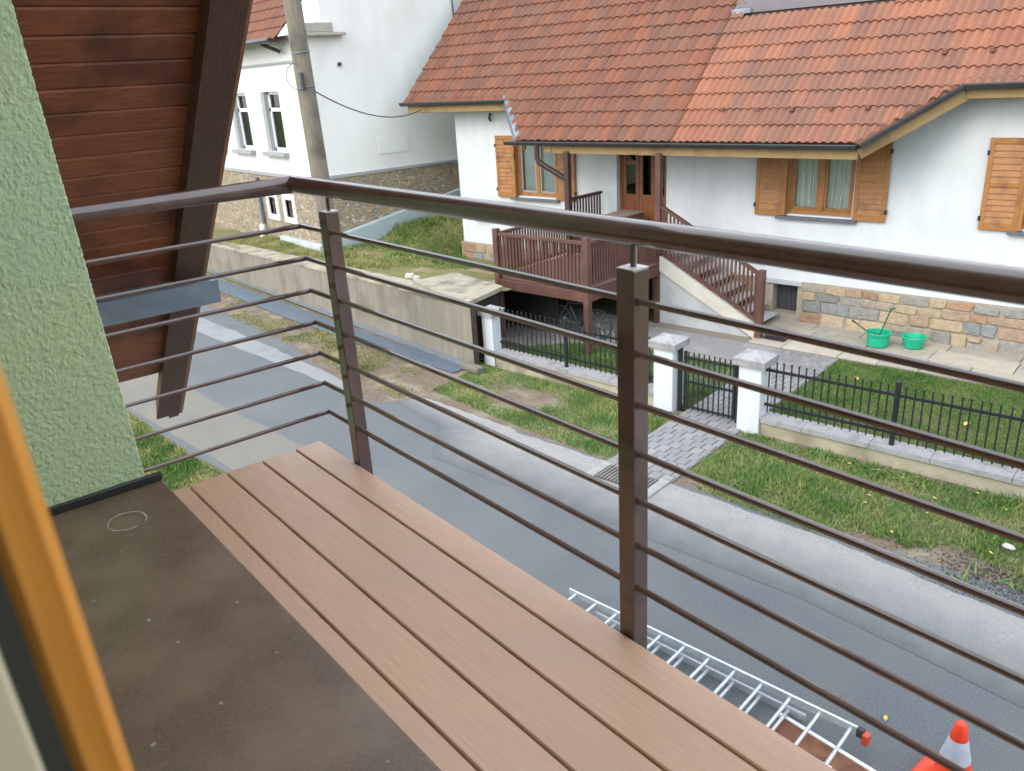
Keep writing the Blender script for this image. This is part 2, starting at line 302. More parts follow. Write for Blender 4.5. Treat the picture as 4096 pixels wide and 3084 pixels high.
def jag(poly, step=.25, amp=.05):
    """break up the straight edges of a ground patch"""
    out = []
    for i in range(len(poly)):
        a = poly[i]; b = poly[(i+1) % len(poly)]; d = math.hypot(b[0]-a[0], b[1]-a[1]); k = max(1, int(d/step)) if d < 40 else 1
        for j in range(k):
            t = j/k; e = amp if k > 1 else 0
            out.append((a[0]+(b[0]-a[0])*t+random.uniform(-e, e), a[1]+(b[1]-a[1])*t+random.uniform(-e, e)))
    return out

# ================================================================== THE SETTING
solo(sheet([(-250, -150), (200, -150), (200, 250), (-250, 250)], -.06), 'ground', farground, (0, 0, 0), kind='structure')
rd = [toW(60, 1.0), toW(60, 8.3), (-7.5, 7.66), (-9.5, 7.42), (-11.57, 7.2), (-12.2, 6.4), (-14.5, 6.6), (-16.2, 6.85), (-19.3, 7.05), (-21.5, 6.85), (-30, 6.6), (-80, 6.6), (-80, 2.4), (-30, 2.6), (-15.2, 3.03), (-12.6, 3.2), (-11.3, 3.4), (-9.8, 1.8), (-9, -3)]
solo(sheet(rd, 0), 'road', asph, (0, 0, 0), kind='structure')
inner = [(-11.9, 6.75), (-10.4, 6.6), toW(-8.5, 7.3), toW(-5.3, 7.3), toW(-2.7, 7.25), toW(-.6, 6.9), toW(3, 6.6), toW(40, 6.5)]
outer = [(-11.62, 7.21), (-9.5, 7.43), toW(-8, 8.74), toW(-6.2, 8.72), toW(-2.8, 8.52), toW(-.79, 8.2), toW(3, 8.3), toW(40, 8.5)]
eb = MB(); ea = []; ns = 10; seg = 12
for i in range(len(inner)-1):
    for k in range(seg+(i == len(inner)-2)):
        t = k/seg
        for q in range(ns+1):
            w_ = q/ns; a_ = [inner[i][d]+(inner[i+1][d]-inner[i][d])*t for d in (0, 1)]; b_ = [outer[i][d]+(outer[i+1][d]-outer[i][d])*t for d in (0, 1)]
            jx = random.uniform(-.025, .025) if q == ns else 0
            eb.v.append((a_[0]+(b_[0]-a_[0])*w_, a_[1]+(b_[1]-a_[1])*w_+jx, .004)); ea.append(w_ if i > 0 or k > 2 else w_)
rn = len(eb.v)//(ns+1)
eb.f = [(r*(ns+1)+q, (r+1)*(ns+1)+q, (r+1)*(ns+1)+q+1, r*(ns+1)+q+1) for r in range(rn-1) for q in range(ns)]
eo = solo(eb, 'road_edge', asphlight, (0, 0, 0), kind='structure'); at_ = eo.data.attributes.new('wear', 'FLOAT', 'POINT'); at_.data.foreach_set('value', ea)
solo(sheet(jag([(-80, 2.5), (-30, 2.7), (-15.2, 3.1), (-11.2, 3.5), (-9.9, 1.9), (-9, -2), (-8.0, 2.6), (-9.0, 4.9), (-11.5, 4.66), (-14.0, 4.4), (-14.7, 4.34), (-30, 4.0), (-80, 4.)], .5, .02), .004), 'road_patch', asphold, (0, 0, 0), kind='structure')
solo(sheet(jag([(-30, 5.5), (-19.4, 5.8), (-16.4, 6.05), (-14.1, 6.25), (-12.6, 6.3), (-12.8, 6.55), (-14.6, 6.6), (-17.5, 6.5), (-20.4, 6.35), (-30, 6.1)], .4, .03), .005), 'kerb_band', M('pale_worn_band', (140, 141, 142), (124, 125, 127), scale=40, rough=.8, bump=.3, bscale=150, c3=(118, 119, 121), s3=1.5), (0, 0, 0), kind='structure')
solo(sheet([(-80, 6.4), (-21.5, 6.6), (-14.5, 6.4), (-12.2, 6.2), (-11.4, 7.0), (-7.5, 7.5), toW(40, 8.2), toW(40, 11.2), toW(-5, 11.), (-11.6, 9.1), (-12.2, 8.75), (-25.2, 8.4), (-80, 8.3)], -.008), 'verge', dirt, (0, 0, 0), kind='structure')
# grit on the asphalt
gb = MB()
for i in range(5200):
    u = random.uniform(-10.5, 0); r_ = random.random(); v = (8.72-.05*max(0, u+6)) + random.gauss(-.06, .09) if r_ < .6 else random.uniform(5.3, 8.5)
    x, y = toW(u, v); z = .004; s_ = random.uniform(.003, .009) if r_ < .6 else random.uniform(.002, .0055)
    gb.add([(x-s_, y, z), (x, y-s_, z), (x+s_, y, z), (x, y+s_*.8, z), (x+random.uniform(-.5, .5)*s_, y, z+s_*random.uniform(.5, 1.))], [(0, 1, 4), (1, 2, 4), (2, 3, 4), (3, 0, 4)])
solo(gb, 'road_grit', M('pale_grit', (148, 143, 134), (104, 100, 95), scale=30, rough=.95), (0, 0, 0), 'loose pale grit along the road and its far edge', 'grit', kind='stuff')
# drain channel along the retaining wall
dm = MB()
for (xa, y0a, y1a), (xb, y0b, y1b) in (((-80, 7.6, 8.26), (-23.8, 7.72, 8.3)), ((-23.8, 7.72, 8.3), (-18.7, 7.8, 8.44)), ((-18.7, 7.8, 8.44), (-14.9, 8.0, 8.56)), ((-14.9, 8.0, 8.56), (-12.35, 8.3, 8.68))):
    dm.add([(xa, y0a, .012), (xb, y0b, .012), (xb, y1b, .012), (xa, y1a, .012)], [(0, 1, 2, 3)])
solo(dm, 'drain_channel', drainm, (0, 0, 0), kind='structure')
dm = MB().add([(-80, 8.24, .06), (-12.5, 8.66, .06), (-12.5, 8.82, .06), (-80, 8.36, .06), (-80, 8.24, 0), (-12.5, 8.66, 0)], [(0, 1, 2, 3), (0, 4, 5, 1)])
solo(dm, 'drain_kerb', drainedge, (0, 0, 0), kind='structure')
# gardens
gl = [(-11.95, 11.0), (-6.25, 11.05), (-6.25, 14.7), (-16.9, 16.6), (-16.9, 12.2)]
solo(sheet([(-11.6, 11.0), (3.5, 11.05), (30, 11.05), (30, 30), (-16.8, 30), (-16.8, 16.0), (-11.6, 12.4)], .005), 'garden_soil', soil, (0, 0, 0), H=True, kind='structure')
# sloping bank between the neighbour and the opposite house (height field in world axes)
CPTS = np.array([(-21.4, 10.7, .95), (-21.4, 13, 1.38), (-21.4, 15.4, 1.8), (-21.4, 20, 2.6), (-21.4, 27, 3.6), (-19.2, 13.6, .45), (-18.0, 13.2, .42), (-16.6, 12.6, .5), (-20, 20, 2.3), (-20.3, 12.2, .85), (-25, 9, .98), (-27, 10.2, .85), (-40, 9.4, .8), (-40, 20, 1.2), (-18, 9.1, 1.12), (-15, 9.2, 1.22), (-12.6, 9.3, 1.24), (-16, 10.8, 1.0), (-20, 16, 1.5), (-13.5, 10.6, 1.15), (-14.5, 11.8, .8), (-20.4, 17, 1.9), (-40, 30, 2), (-18.5, 11.0, .95)])
def zbank(X, Y):
    d2 = (X[..., None]-CPTS[:, 0])**2+(Y[..., None]-CPTS[:, 1])**2+.05; wt = 1/d2**1.6
    return (wt*CPTS[:, 2]).sum(-1)/wt.sum(-1)
nx, ny = 90, 70
gx = np.linspace(-44, -13.0, nx); gy = np.linspace(8.75, 30, ny); GX, GY = np.meshgrid(gx, gy); GZ = zbank(GX, GY)+rng.normal(0, .012, GX.shape)
bk = MB(); bk.v = [tuple(p) for p in np.stack([GX, GY, GZ], -1).reshape(-1, 3)]
bk.f = [(j*nx+i, j*nx+i+1, (j+1)*nx+i+1, (j+1)*nx+i) for j in range(ny-1) for i in range(nx-1)]
bank = solo(bk, 'garden_bank', M('bank_soil', (126, 116, 76), (100, 104, 56), scale=3, rough=.95, bump=.6, bscale=30, c3=(158, 140, 118), s3=.7, bdist=.03), (0, 0, 0), kind='structure', smooth=True)

# paths of paving blocks, flagstone terrace: each piece its own child
def pieces(base, name, mat, tints, rects, z0, z1, gap=.006, jz=.004, H=True):
    pool = {}
    for (a, b, c, d) in rects:
        wd, dp = round(b-a, 3), round(d-c, 3); k = (wd, dp, random.randrange(len(tints)))
        if k not in pool: pool[k] = MB().box(-wd/2+gap, wd/2-gap, -dp/2+gap, dp/2-gap, z0, z1, .006).mesh(name, mat, tint=tints[k[2]])
        o = link(name, pool[k], base); o.location = ((a+b)/2-ORG[base.name][0], (c+d)/2-ORG[base.name][1], random.uniform(-jz, jz)-ORG[base.name][2])
greys = [(132, 131, 134), (126, 126, 129), (138, 136, 137), (128, 125, 125)]
po = (-5.7, 9.7, 0)
pth = solo(MB().box(-6.22, -5.12, 8.62, 14.72, -.05, .012), 'garden_path', M('path_bed', (112, 108, 102), rough=.95), po, H=True, kind='structure')
rc = []
for j in range(30):
    v0 = 8.62+j*.2; off = (j % 2)*.09
    if v0 > 14.6: break
    us = [-6.22]+[q for q in np.arange(-6.22+.18-off, -5.13, .18) if q > -6.2]+[-5.12]
    for a, b in zip(us[:-1], us[1:]):
        if b-a > .03: rc.append((a, b, v0, v0+.2))
pieces(pth, 'paving_block', pav, greys, rc, 0, .03)
to = (-5, 15.6, 0)
ter = solo(MB().box(-9.2, 3.2, 14.68, 16.52, -.05, .03), 'terrace', M('terrace_joint', (120, 113, 102), rough=.95), to, H=True, kind='structure')
rc = []
for v0, v1, st in ((14.68, 15.35, .9), (15.35, 16.0, 1.15), (16.0, 16.52, 1.0)):
    u = -6.95 if v0 < 15.3 else -7.2
    while u < 3.1:
        wd = round(st*random.choice((.8, 1., 1.2)), 2); rc.append((u, u+wd, v0, v1)); u += wd
pieces(ter, 'flagstone', flagm, [(176, 168, 154), (168, 161, 149), (182, 175, 162), (160, 155, 146)], rc, .02, .06, gap=.008, jz=.006)
yo = (-8.4, 13.2, 0)
fore = solo(MB().box(-11.9, -6.22, 12.2, 15.0, -.05, .006), 'porch_yard', M('yard_setts', (142, 138, 134), (120, 117, 114), scale=16, rough=.9, bump=.6, bscale=20, c3=(160, 158, 156), s3=1.2), yo, H=True, kind='structure')
yard2 = solo(MB().box(-9.1, -5.1, 13.6, 14.69, -.05, .02), 'stair_apron', M('apron_setts', (138, 137, 139), (124, 122, 124), scale=18, rough=.9, bump=.6, bscale=22, c3=(148, 147, 147), s3=1.2), yo, H=True, kind='structure')

# ------------------------------------------------------------------ grass (uncountable)
def vnoise(P, s, seed):
    r = np.random.default_rng(seed); T = r.random((64, 64)); q = P*s; i = np.floor(q).astype(int); f = q-i; f = f*f*(3-2*f)
    g = lambda a, b: T[(i[:, 0]+a) % 64, (i[:, 1]+b) % 64]
    return (g(0, 0)*(1-f[:, 0])+g(1, 0)*f[:, 0])*(1-f[:, 1])+(g(0, 1)*(1-f[:, 0])+g(1, 1)*f[:, 0])*f[:, 1]
def blades(name, pts, mat, h=(.03, .07), wd=.006, lean=.5, label=None):
    n = len(pts); a = rng.uniform(0, 2*np.pi, n); hh = rng.uniform(*h, n)*(.55+.9*vnoise(pts[:, :2], 3.1, 77)*vnoise(pts[:, :2], .8, 78)*2); l = rng.normal(0, lean, (n, 2))*hh[:, None]
    d = np.stack([np.cos(a), np.sin(a), np.zeros(n)], 1)*wd*rng.uniform(.6, 1.3, n)[:, None]
    tip = pts+np.concatenate([l, hh[:, None]], 1)
    v = np.stack([pts-d, pts+d, tip], 1).reshape(-1, 3).astype(np.float32)
    me = bpy.data.meshes.new(name); me.vertices.add(3*n); me.vertices.foreach_set('co', v.ravel())
    me.loops.add(3*n); me.loops.foreach_set('vertex_index', np.arange(3*n, dtype=np.int32)); me.polygons.add(n); me.polygons.foreach_set('loop_start', np.arange(0, 3*n, 3, dtype=np.int32))
    me.update(calc_edges=True); me.validate()
    at = me.attributes.new('rnd', 'FLOAT', 'POINT'); at.data.foreach_set('value', np.repeat(rng.random(n), 3).astype(np.float32))
    me.materials.append(mat); o = bpy.data.objects.new(name, me); C.objects.link(o); return tag(o, label, 'grass', kind='stuff')
def inpoly(P, poly):
    x, y = P[:, 0], P[:, 1]; c = np.zeros(len(P), bool); n = len(poly); j = n-1
    for i in range(n):
        xi, yi = poly[i]; xj, yj = poly[j]
        t = ((yi > y) != (yj > y)) & (x < (xj-xi)*(y-yi)/(yj-yi+1e-12)+xi); c ^= t; j = i
    return c
def scatter(poly, dens):
    xs = [p[0] for p in poly]; ys = [p[1] for p in poly]; n = int((max(xs)-min(xs))*(max(ys)-min(ys))*dens)
    P = np.stack([rng.uniform(min(xs), max(xs), n), rng.uniform(min(ys), max(ys), n)], 1); return P[inpoly(P, poly)]
def fbm(P, seed): return .5*vnoise(P, .9, seed)+.3*vnoise(P, 2.3, seed+1)+.2*vnoise(P, 6, seed+2)
# verge, right of the path
pr = [toW(-5.08, 8.75), toW(-2.8, 8.55), toW(-.8, 8.2), toW(1.5, 8.2), toW(1.5, 10.74), toW(-5.08, 10.74)]
P = scatter(pr, 4200); H_ = np.stack(toH(P[:, 0], P[:, 1]), 1)
bare = np.clip(1.3-np.hypot((H_[:, 0]+1.5)/1.1, (H_[:, 1]-8.7)/.75), 0, 1)+np.clip(.5-(H_[:, 1]-8.45-.12*(-H_[:, 0]-1))/.6, 0, .5)
k = fbm(P, 3)-bare*.75+.12 > rng.random(len(P))*.28+.12; P = P[k]
blades('verge_grass', np.concatenate([P, np.full((len(P), 1), -.008)], 1), grassm, (.035, .085), label='green grass with yellow leaves on the verge below the fence')
Pw = scatter([toW(-5.0, 10.35), toW(1.4, 10.35), toW(1.4, 10.76), toW(-5.0, 10.76)], 420); Pw = Pw[vnoise(Pw, 2.2, 90) > .5]
Pv = scatter(pr, 60); Pv = Pv[vnoise(Pv, 1.7, 91) > .6]; Pw = np.concatenate([Pw, Pv])
blades('weeds', np.concatenate([Pw, np.full((len(Pw), 1), 0.)], 1), MC['mown_lawn'], (.05, .13), wd=.02, lean=.7, label='broad-leaved weeds along the foot of the low wall')
# verge, left of the path
pl = [(-11.9, 7.5), (-9.5, 7.55), toW(-6.25, 8.75), toW(-6.25, 10.8), (-12.3, 9.0)]
P = scatter(pl, 4200)
bare = np.clip(1.25-np.hypot((P[:, 0]+10.35)/1.0, (P[:, 1]-8.35)/.62), 0, 1)+np.clip((-P[:, 0]-11.2)*.6, 0, .8)*0+np.clip(.45-(P[:, 1]-7.5-(P[:, 0]+9.5)*.1)/.5, 0, .45)
k = fbm(P, 8)-bare*.8+.1 > rng.random(len(P))*.28+.12; P = P[k]
blades('verge_grass', np.concatenate([P, np.full((len(P), 1), -.008)], 1), grassm, (.03, .075), label='patchy grass on the verge left of the gate path')
# dry tufts on the soil verge in front of the retaining wall
P = scatter([(-24, 6.9), (-12, 6.8), (-12, 8.2), (-24, 7.7)], 1600); P = P[fbm(P, 12) > .46]
blades('verge_grass', np.concatenate([P, np.full((len(P), 1), -.008)], 1), drygrass, (.02, .05), wd=.008, label='sparse dry grass on the soil before the concrete wall')
# front garden lawn
ph = [(-5.1, 11.1), (1.8, 11.1), (1.8, 14.66), (-5.1, 14.66)]
P = scatter(ph, 4000); Wd = np.stack(toW(P[:, 0], P[:, 1]), 1)
blades('lawn_grass', np.concatenate([Wd, np.full((len(P), 1), .005)], 1), lawnm, (.02, .05), label='mown lawn between the iron fence and the terrace')
ph = [(-10.8, 11.3), (-6.24, 11.05), (-6.24, 13.4), (-9.3, 13.2), (-10.6, 12.3)]
P = scatter(ph, 3800); Wd = np.stack(toW(P[:, 0], P[:, 1]), 1)
blades('lawn_grass', np.concatenate([Wd, np.full((len(P), 1), .005)], 1), lawnm, (.03, .08), label='grass behind the fence left of the gate path')
# bank by the neighbour and own yard
P = scatter([(-26, 9.0), (-15.6, 9.0), (-15.6, 11.2), (-19.3, 13.9), (-19.8, 24), (-21.3, 24), (-21.3, 10.9), (-26, 10.3)], 1700); k = fbm(P, 20)+np.clip((P[:, 1]-11)*.1, 0, .3)-np.clip((P[:, 0]+18.2)*.25, 0, .5) > rng.random(len(P))*.3+.24; P = P[k]
gnear = P[:, 1]+P[:, 0]*.0
Z = zbank(P[:, 0], P[:, 1])-.01; fres = fbm(P, 31)+np.clip((P[:, 1]-11.2)*.22, -.2, .5)
P3 = np.concatenate([P, Z[:, None]], 1)
blades('bank_grass', P3[fres > .55], grassm, (.05, .14), wd=.011, label='lush green grass on the bank beside the white neighbour house')
blades('bank_grass', P3[fres <= .55], drygrass, (.03, .08), wd=.009, label='thin yellowish grass behind the concrete retaining wall')
P = scatter([(-18, .5), (-18, 2.8), (-15.2, 3.0), (-12.6, 3.16), (-11.45, 3.32), (-10.0, 1.8), (-9.6, .5)], 2600)
solo(sheet([(-40, -1), (-40, 2.7), (-15.2, 3.03), (-12.6, 3.2), (-11.3, 3.4), (-9.8, 1.8), (-9.5, -1)], .003), 'yard_soil', soil, (0, 0, 0), kind='structure')
dry = fbm(P, 41)+np.clip(.25-(3.1-P[:, 1])*.5, -.2, .3)
P3 = np.concatenate([P, np.full((len(P), 1), 0.)], 1)
blades('yard_grass', P3[dry < .62], lawnm, (.04, .1), wd=.008, label='green grass at the road edge beside the green wall')
blades('yard_grass', P3[dry >= .62], drygrass, (.03, .08), wd=.008, label='yellowed grass fringe along the road edge beside the green wall')

# ================================================================== RETAINING WALL, CELLAR SLAB
o = (-18, 8.5, 0); rw = thing('retaining_wall', o, 'long weathered concrete retaining wall with pale flat top beside the road', 'wall')
A, B = (-60, 8.2), (-12.3, 8.8)
def rwz(x): return .95+(x+25)*.0285 if x > -40 else .55
b = MB(); xs = np.concatenate([np.linspace(-60, -13.2, 23), [-12.3]])
for i in range(len(xs)-1):
    xa, xb = xs[i], xs[i+1]; ya = 8.8+(xa+12.3)*.0155; yb = 8.8+(xb+12.3)*.0155
    b.add([(xa, ya, -.1), (xb, yb, -.1), (xb, yb, rwz(xb)), (xa, ya, rwz(xa))], [(0, 1, 2, 3)])
b.add([(-12.3, 8.93, -.1), (-12.95, 8.93, -.1), (-12.95, 8.93, 1.25), (-12.3, 8.93, 1.25)], [(0, 1, 2, 3)])
b.obj('wall_face', concr, rw); MB().box(-12.31, -12.298, 8.8, 8.93, -.1, 1.27).obj('wall_end', M('dark_brick_end', (70, 60, 54), (58, 50, 46), scale=9, rough=.9), rw)
b = MB()
for i in range(len(xs)-2):
    xa, xb = xs[i], xs[i+1]; ya = 8.78+(xa+12.3)*.0155; yb = 8.78+(xb+12.3)*.0155
    wa = .42 if xa < -13.5 else .42; za, zb = rwz(xa)+.004, rwz(xb)+.004
    wd_ = .5 if xa > -13 else .5
    yw = .32 if xb > -12.4 else .5; ywa = .5
    b.add([(xa, ya, za), (xb, yb, zb), (xb, yb+yw, zb+.02), (xa, ya+ywa, za+.02), (xa, ya, za-.05), (xb, yb, zb-.05)], [(0, 1, 2, 3), (4, 5, 1, 0)])
b.obj('wall_top', concrtop, rw)
csl = thing('cellar_slab', (-13.4, 9.6, 0), 'pale concrete slab roof on a dark cellar beside the porch', 'slab')
MB().prism([(-14.7, 9.05), (-13.2, 8.83), (-12.34, 8.81), (-12.5, 9.3), (-12.75, 10.0), (-14.6, 10.12)], 1.25, 1.335).obj('slab', concrtop, csl)
MB().prism([(-14.6, 9.1), (-12.62, 8.95), (-12.6, 9.3), (-12.84, 9.95), (-14.5, 10.05)], -.1, 1.238).obj('cellar_wall', oldwall, csl)  # side face lying in shade, its darkness put into the colour
for i, (x, y, s, lb) in enumerate(((-15.6, 9.55, .2, 'larger of two pale stones on the grass near the concrete slab'), (-15.1, 9.42, .15, 'smaller of two pale stones on the grass near the concrete slab'))):
    z = float(zbank(np.array([x]), np.array([y]))[0]); b = MB()
    pts = [(math.cos(t)*s*random.uniform(.8, 1.1), math.sin(t)*s*.55*random.uniform(.8, 1.1)) for t in np.linspace(0, 2*math.pi, 9)[:-1]]
    n = len(pts); b.add([(x+p[0], y+p[1], z-.03) for p in pts]+[(x+p[0]*.7, y+p[1]*.7, z+.09+random.uniform(-.015, .015)) for p in pts], [tuple(range(n, 2*n))]+[(k, (k+1) % n, n+(k+1) % n, n+k) for k in range(n)])
    solo(b, 'stone', whitestone, (x, y, z), lb, 'stone')
# small kerb and red-brown soil heap at the wall's end are one low stone
solo(MB().box(-12.5, -11.9, 8.55, 8.75, 0, .12, .02), 'kerb_stone', M('mossy_kerb', (118, 114, 104), (102, 98, 88), scale=12, rough=.9, bump=.4, bscale=40), (-12.2, 8.6, 0), 'low grey kerb stone at the end of the retaining wall', 'kerb stone')

# ================================================================== NEIGHBOUR HOUSE (left)
nb = thing('white_neighbour_house', (-22, 11, .8), 'tall white house with rubble stone base behind the utility pole', 'house')
def wall_holes(b, axis, c, a0, a1, z0, z1, holes, depth, flip=False):
    """vertical wall face with rectangular openings and reveals; axis 'x': runs along x at y=c; axis 'y': runs along y at x=c"""
    As = sorted({a0, a1, *[h[0] for h in holes], *[h[1] for h in holes]}); Zs = sorted({z0, z1, *[h[2] for h in holes], *[h[3] for h in holes]})
    P = (lambda a, z, d=0: (a, c+d, z)) if axis == 'x' else (lambda a, z, d=0: (c-d, a, z))
    for i in range(len(As)-1):
        for j in range(len(Zs)-1):
            am, zm = (As[i]+As[i+1])/2, (Zs[j]+Zs[j+1])/2
            if any(h[0] < am < h[1] and h[2] < zm < h[3] for h in holes): continue
            b.add([P(As[i], Zs[j]), P(As[i+1], Zs[j]), P(As[i+1], Zs[j+1]), P(As[i], Zs[j+1])], [(0, 1, 2, 3)])
    for h in holes:
        q = [(h[0], h[2]), (h[1], h[2]), (h[1], h[3]), (h[0], h[3])]
        for k in range(4):
            p1, p2 = q[k], q[(k+1) % 4]; b.add([P(*p1), P(*p2), P(*p2, depth), P(*p1, depth)], [(0, 3, 2, 1)])
    return b
NW = [(-24.35, -23.05, 3.62, 5.3), (-26.75, -25.45, 3.62, 5.3), (-29.1, -27.8, 3.62, 5.3)]
NB_ = [(-23.55, -23.05, 1.72, 2.25), (-24.75, -24.25, 1.72, 2.25)]
b = wall_holes(MB(), 'x', 10.4, -46, -21.4, 2.98, 6.7, NW, .22)
b.add([(-21.4, 10.4, 2.98), (-21.4, 26, 2.98), (-21.4, 26, 6.7), (-21.4, 10.4, 6.7)], [(0, 1, 2, 3)])
b.add([(-21.4, 11.15, 6.7), (-21.4, 26, 6.7), (-21.4, 26, 13), (-21.4, 11.15, 13)], [(0, 1, 2, 3)])
b.add([(-21.75, 11.15, 6.7), (-21.4, 11.15, 6.7), (-21.4, 11.15, 13), (-21.75, 11.15, 13)], [(0, 1, 2, 3)])
b.add([(-21.75, 11.15, 6.7), (-21.75, 26, 6.7), (-21.75, 26, 13), (-21.75, 11.15, 13)], [(3, 2, 1, 0)]).add([(-21.75, 10.4, 6.7), (-21.4, 10.4, 6.7), (-21.4, 11.15, 6.7), (-21.75, 11.15, 6.7)], [(0, 1, 2, 3)])
b.obj('wall', nbwhite, nb)
b = wall_holes(MB(), 'x', 10.34, -46, -21.34, .5, 2.9, NB_, .3)
b.add([(-21.34, 10.34, .5), (-21.34, 26, .5), (-21.34, 26, 2.96), (-21.34, 10.34, 2.9)], [(0, 1, 2, 3)])
b.obj('stone_base', rubm, nb)
MB().box(-46, -21.3, 10.3, 10.44, 2.9, 2.98).box(-21.44, -21.3, 10.44, 26, 2.92, 2.99).obj('base_ledge', stonegrey, nb)
b = MB().add([(-21.36, 10.75, .5), (-21.12, 10.75, .5), (-21.12, 26, 2.2), (-21.36, 26, 2.2), (-21.36, 10.75, 1.34), (-21.12, 10.75, 1.34), (-21.12, 15.4, 2.14), (-21.12, 26, 3.9), (-21.36, 26, 3.9), (-21.36, 15.4, 2.14)], [(0, 1, 5, 4), (1, 2, 7, 6, 5), (4, 5, 6, 9), (9, 6, 7, 8)])
b.obj('sloping_plinth', M('blue_grey_plinth', (168, 182, 186), (156, 170, 176), scale=3, rough=.9), nb)
MB().box(-24.0, -21.3, 10.16, 10.338, .5, 1.12, .01).obj('plinth', M('grey_plinth', (186, 192, 198), (170, 176, 182), scale=4, rough=.9), nb)
for (x0, x1, z0, z1) in NW:
    fo = MB()
    for a, b_, c, d in ((x0+.25, x1, z1-.08, z1), (x0+.25, x1, z0, z0+.1), (x0+.25, x0+.33, z0, z1), (x1-.09, x1, z0, z1), (x0+.25, x1, z1-.55, z1-.45)): fo.box(a, b_, 10.53, 10.6, c, d)
    f = fo.obj('window', frwhite, nb)
    MB().box(x0+.3, x1-.05, 10.56, 10.565, z0+.05, z1-.05).obj('pane', glass, f)
    MB().box(x0+.25, x1, 10.75, 10.76, z0, z1).obj('curtain', M('grey_curtain', (150, 152, 156), (118, 122, 128), scale=7, rough=.9, stretch=(8, 1, .5)), f)
    MB().box(x0-.02, x0+.25, 10.405, 10.62, z0, z1).obj('stone_reveal', stonegrey, nb)
    MB().box(x0-.12, x1+.12, 10.22, 10.42, z0-.12, z0-.005, .01).obj('window_sill', stonegrey, nb)
for (x0, x1, z0, z1) in NB_:
    fo = MB()
    for a, b_, c, d in ((x0-.17, x1+.17, z1, z1+.16), (x0-.17, x1+.17, z0-.17, z0), (x0-.17, x0, z0, z1), (x1, x1+.17, z0, z1)): fo.box(a, b_, 10.3, 10.42, c, d)
    f = fo.obj('basement_window', frwhite, nb); MB().box(x0, x1, 10.5, 10.51, z0, z1).obj('pane', M('dusty_dark_pane', (108, 100, 100), (92, 86, 86), rough=.4), f)
rfm = MB().add([(-46, 9.95, 6.58), (-21.75, 9.95, 6.58), (-21.75, 15.5, 12.13), (-46, 15.5, 12.13)], [(0, 1, 2, 3)]).add([(-46, 9.95, 6.58), (-21.75, 9.95, 6.58), (-21.75, 10.4, 6.58), (-46, 10.4, 6.58)], [(3, 2, 1, 0)])
nroof = rfm.obj('roof', M('old_tile_red', (112, 72, 60), (98, 64, 54), scale=12, rough=.85), nb)
b = MB().tube([(-46, 9.88, 6.58), (-21.95, 9.88, 6.58)], .07, 8); b.obj('gutter', gutm, nb)
MB().tube([(-22.6, 9.9, 6.52), (-22.3, 10.3, 6.3)], .05, 8).obj('gutter_elbow', gutm, nb)
MB().box(-21.6, -21.15, 10.25, 11.75, 6.62, 6.7, .01).box(-21.55, -21.2, 10.45, 11.4, 6.7, 6.95, .02).obj('gable_kneeler', M('grey_kneeler', (164, 160, 150), (150, 146, 138), scale=6, rough=.9), nb)
MB().box(-46, -21.38, 10.36, 10.42, 6.0, 6.06).obj('string_course', stonegrey, nb)
MB().tube([(-25.35, 10.28, 2.8), (-25.3, 10.26, 1.35)], .055, 8).obj('downpipe', M('slate_blue_pipe', (88, 100, 114), rough=.5), nb)
b = MB().tube([(-25.3, 10.2, 1.35), (-25.3, 10.12, .75)], .09, 8); b.obj('downpipe_boot', frwhite, nb)
MB().lathe(0, 0, [(.0, 0), (.05, 0), (.05, .03), (0, .03)], 10)
d = MB().tube([(-21.4, 11.55, 5.9), (-21.34, 11.55, 5.9)], .055, 10); d.obj('wall_vent', cable, nb)
MB().box(-21.395, -21.385, 12.5, 13.5, 3.42, 3.86).obj('vent_plate', M('pale_plate', (218, 220, 218), rough=.9), nb)
MB().tube([(-21.36, 15.55, 6.2), (-21.36, 15.45, 9)], .02, 6).obj('lightning_rod', cable, nb)

# ================================================================== OPPOSITE HOUSE
VW = 16.5                                   # front wall plane
hs = thing('red_roofed_house', (-8, 16.5, 0), 'white house with red tiled roof and wooden shutters across the street', 'house', H=True)
WIN = [(-14.55, -13.25, 2.33, 3.78), (-7.1, -5.76, 2.33, 3.78), (-2.8, -1.46, 2.33, 3.78)]
DOOR = (-11.38, -10.0, 1.8, 3.95)
b = wall_holes(MB(), 'x', VW, -16.75, 4, .92, 5.3, WIN+[DOOR], .2)
b.add([(-16.75, VW, .92), (-16.75, 26, .92), (-16.75, 26, 5.3), (-16.75, VW, 5.3)], [(3, 2, 1, 0)])
b.add([(-16.75, VW, 5.3), (-16.75, 26, 5.3), (-16.75, 21.25, 10)], [(2, 1, 0)])
b.add([(4, VW, .92), (4, 26, .92), (4, 26, 5.3), (4, VW, 5.3)], [(0, 1, 2, 3)]).add([(4, VW, 5.3), (4, 26, 5.3), (4, 21.25, 10)], [(0, 1, 2)]).add([(-16.75, 26, .92), (4, 26, .92), (4, 26, 5.3), (-16.75, 26, 5.3)], [(3, 2, 1, 0)])
b.obj('wall', whitew, hs)
# rooms behind the glass
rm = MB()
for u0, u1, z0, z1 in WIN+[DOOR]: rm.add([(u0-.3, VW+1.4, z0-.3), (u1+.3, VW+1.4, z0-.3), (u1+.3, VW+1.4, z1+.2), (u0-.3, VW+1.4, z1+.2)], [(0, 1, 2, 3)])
rm.obj('room', darkroom, hs)
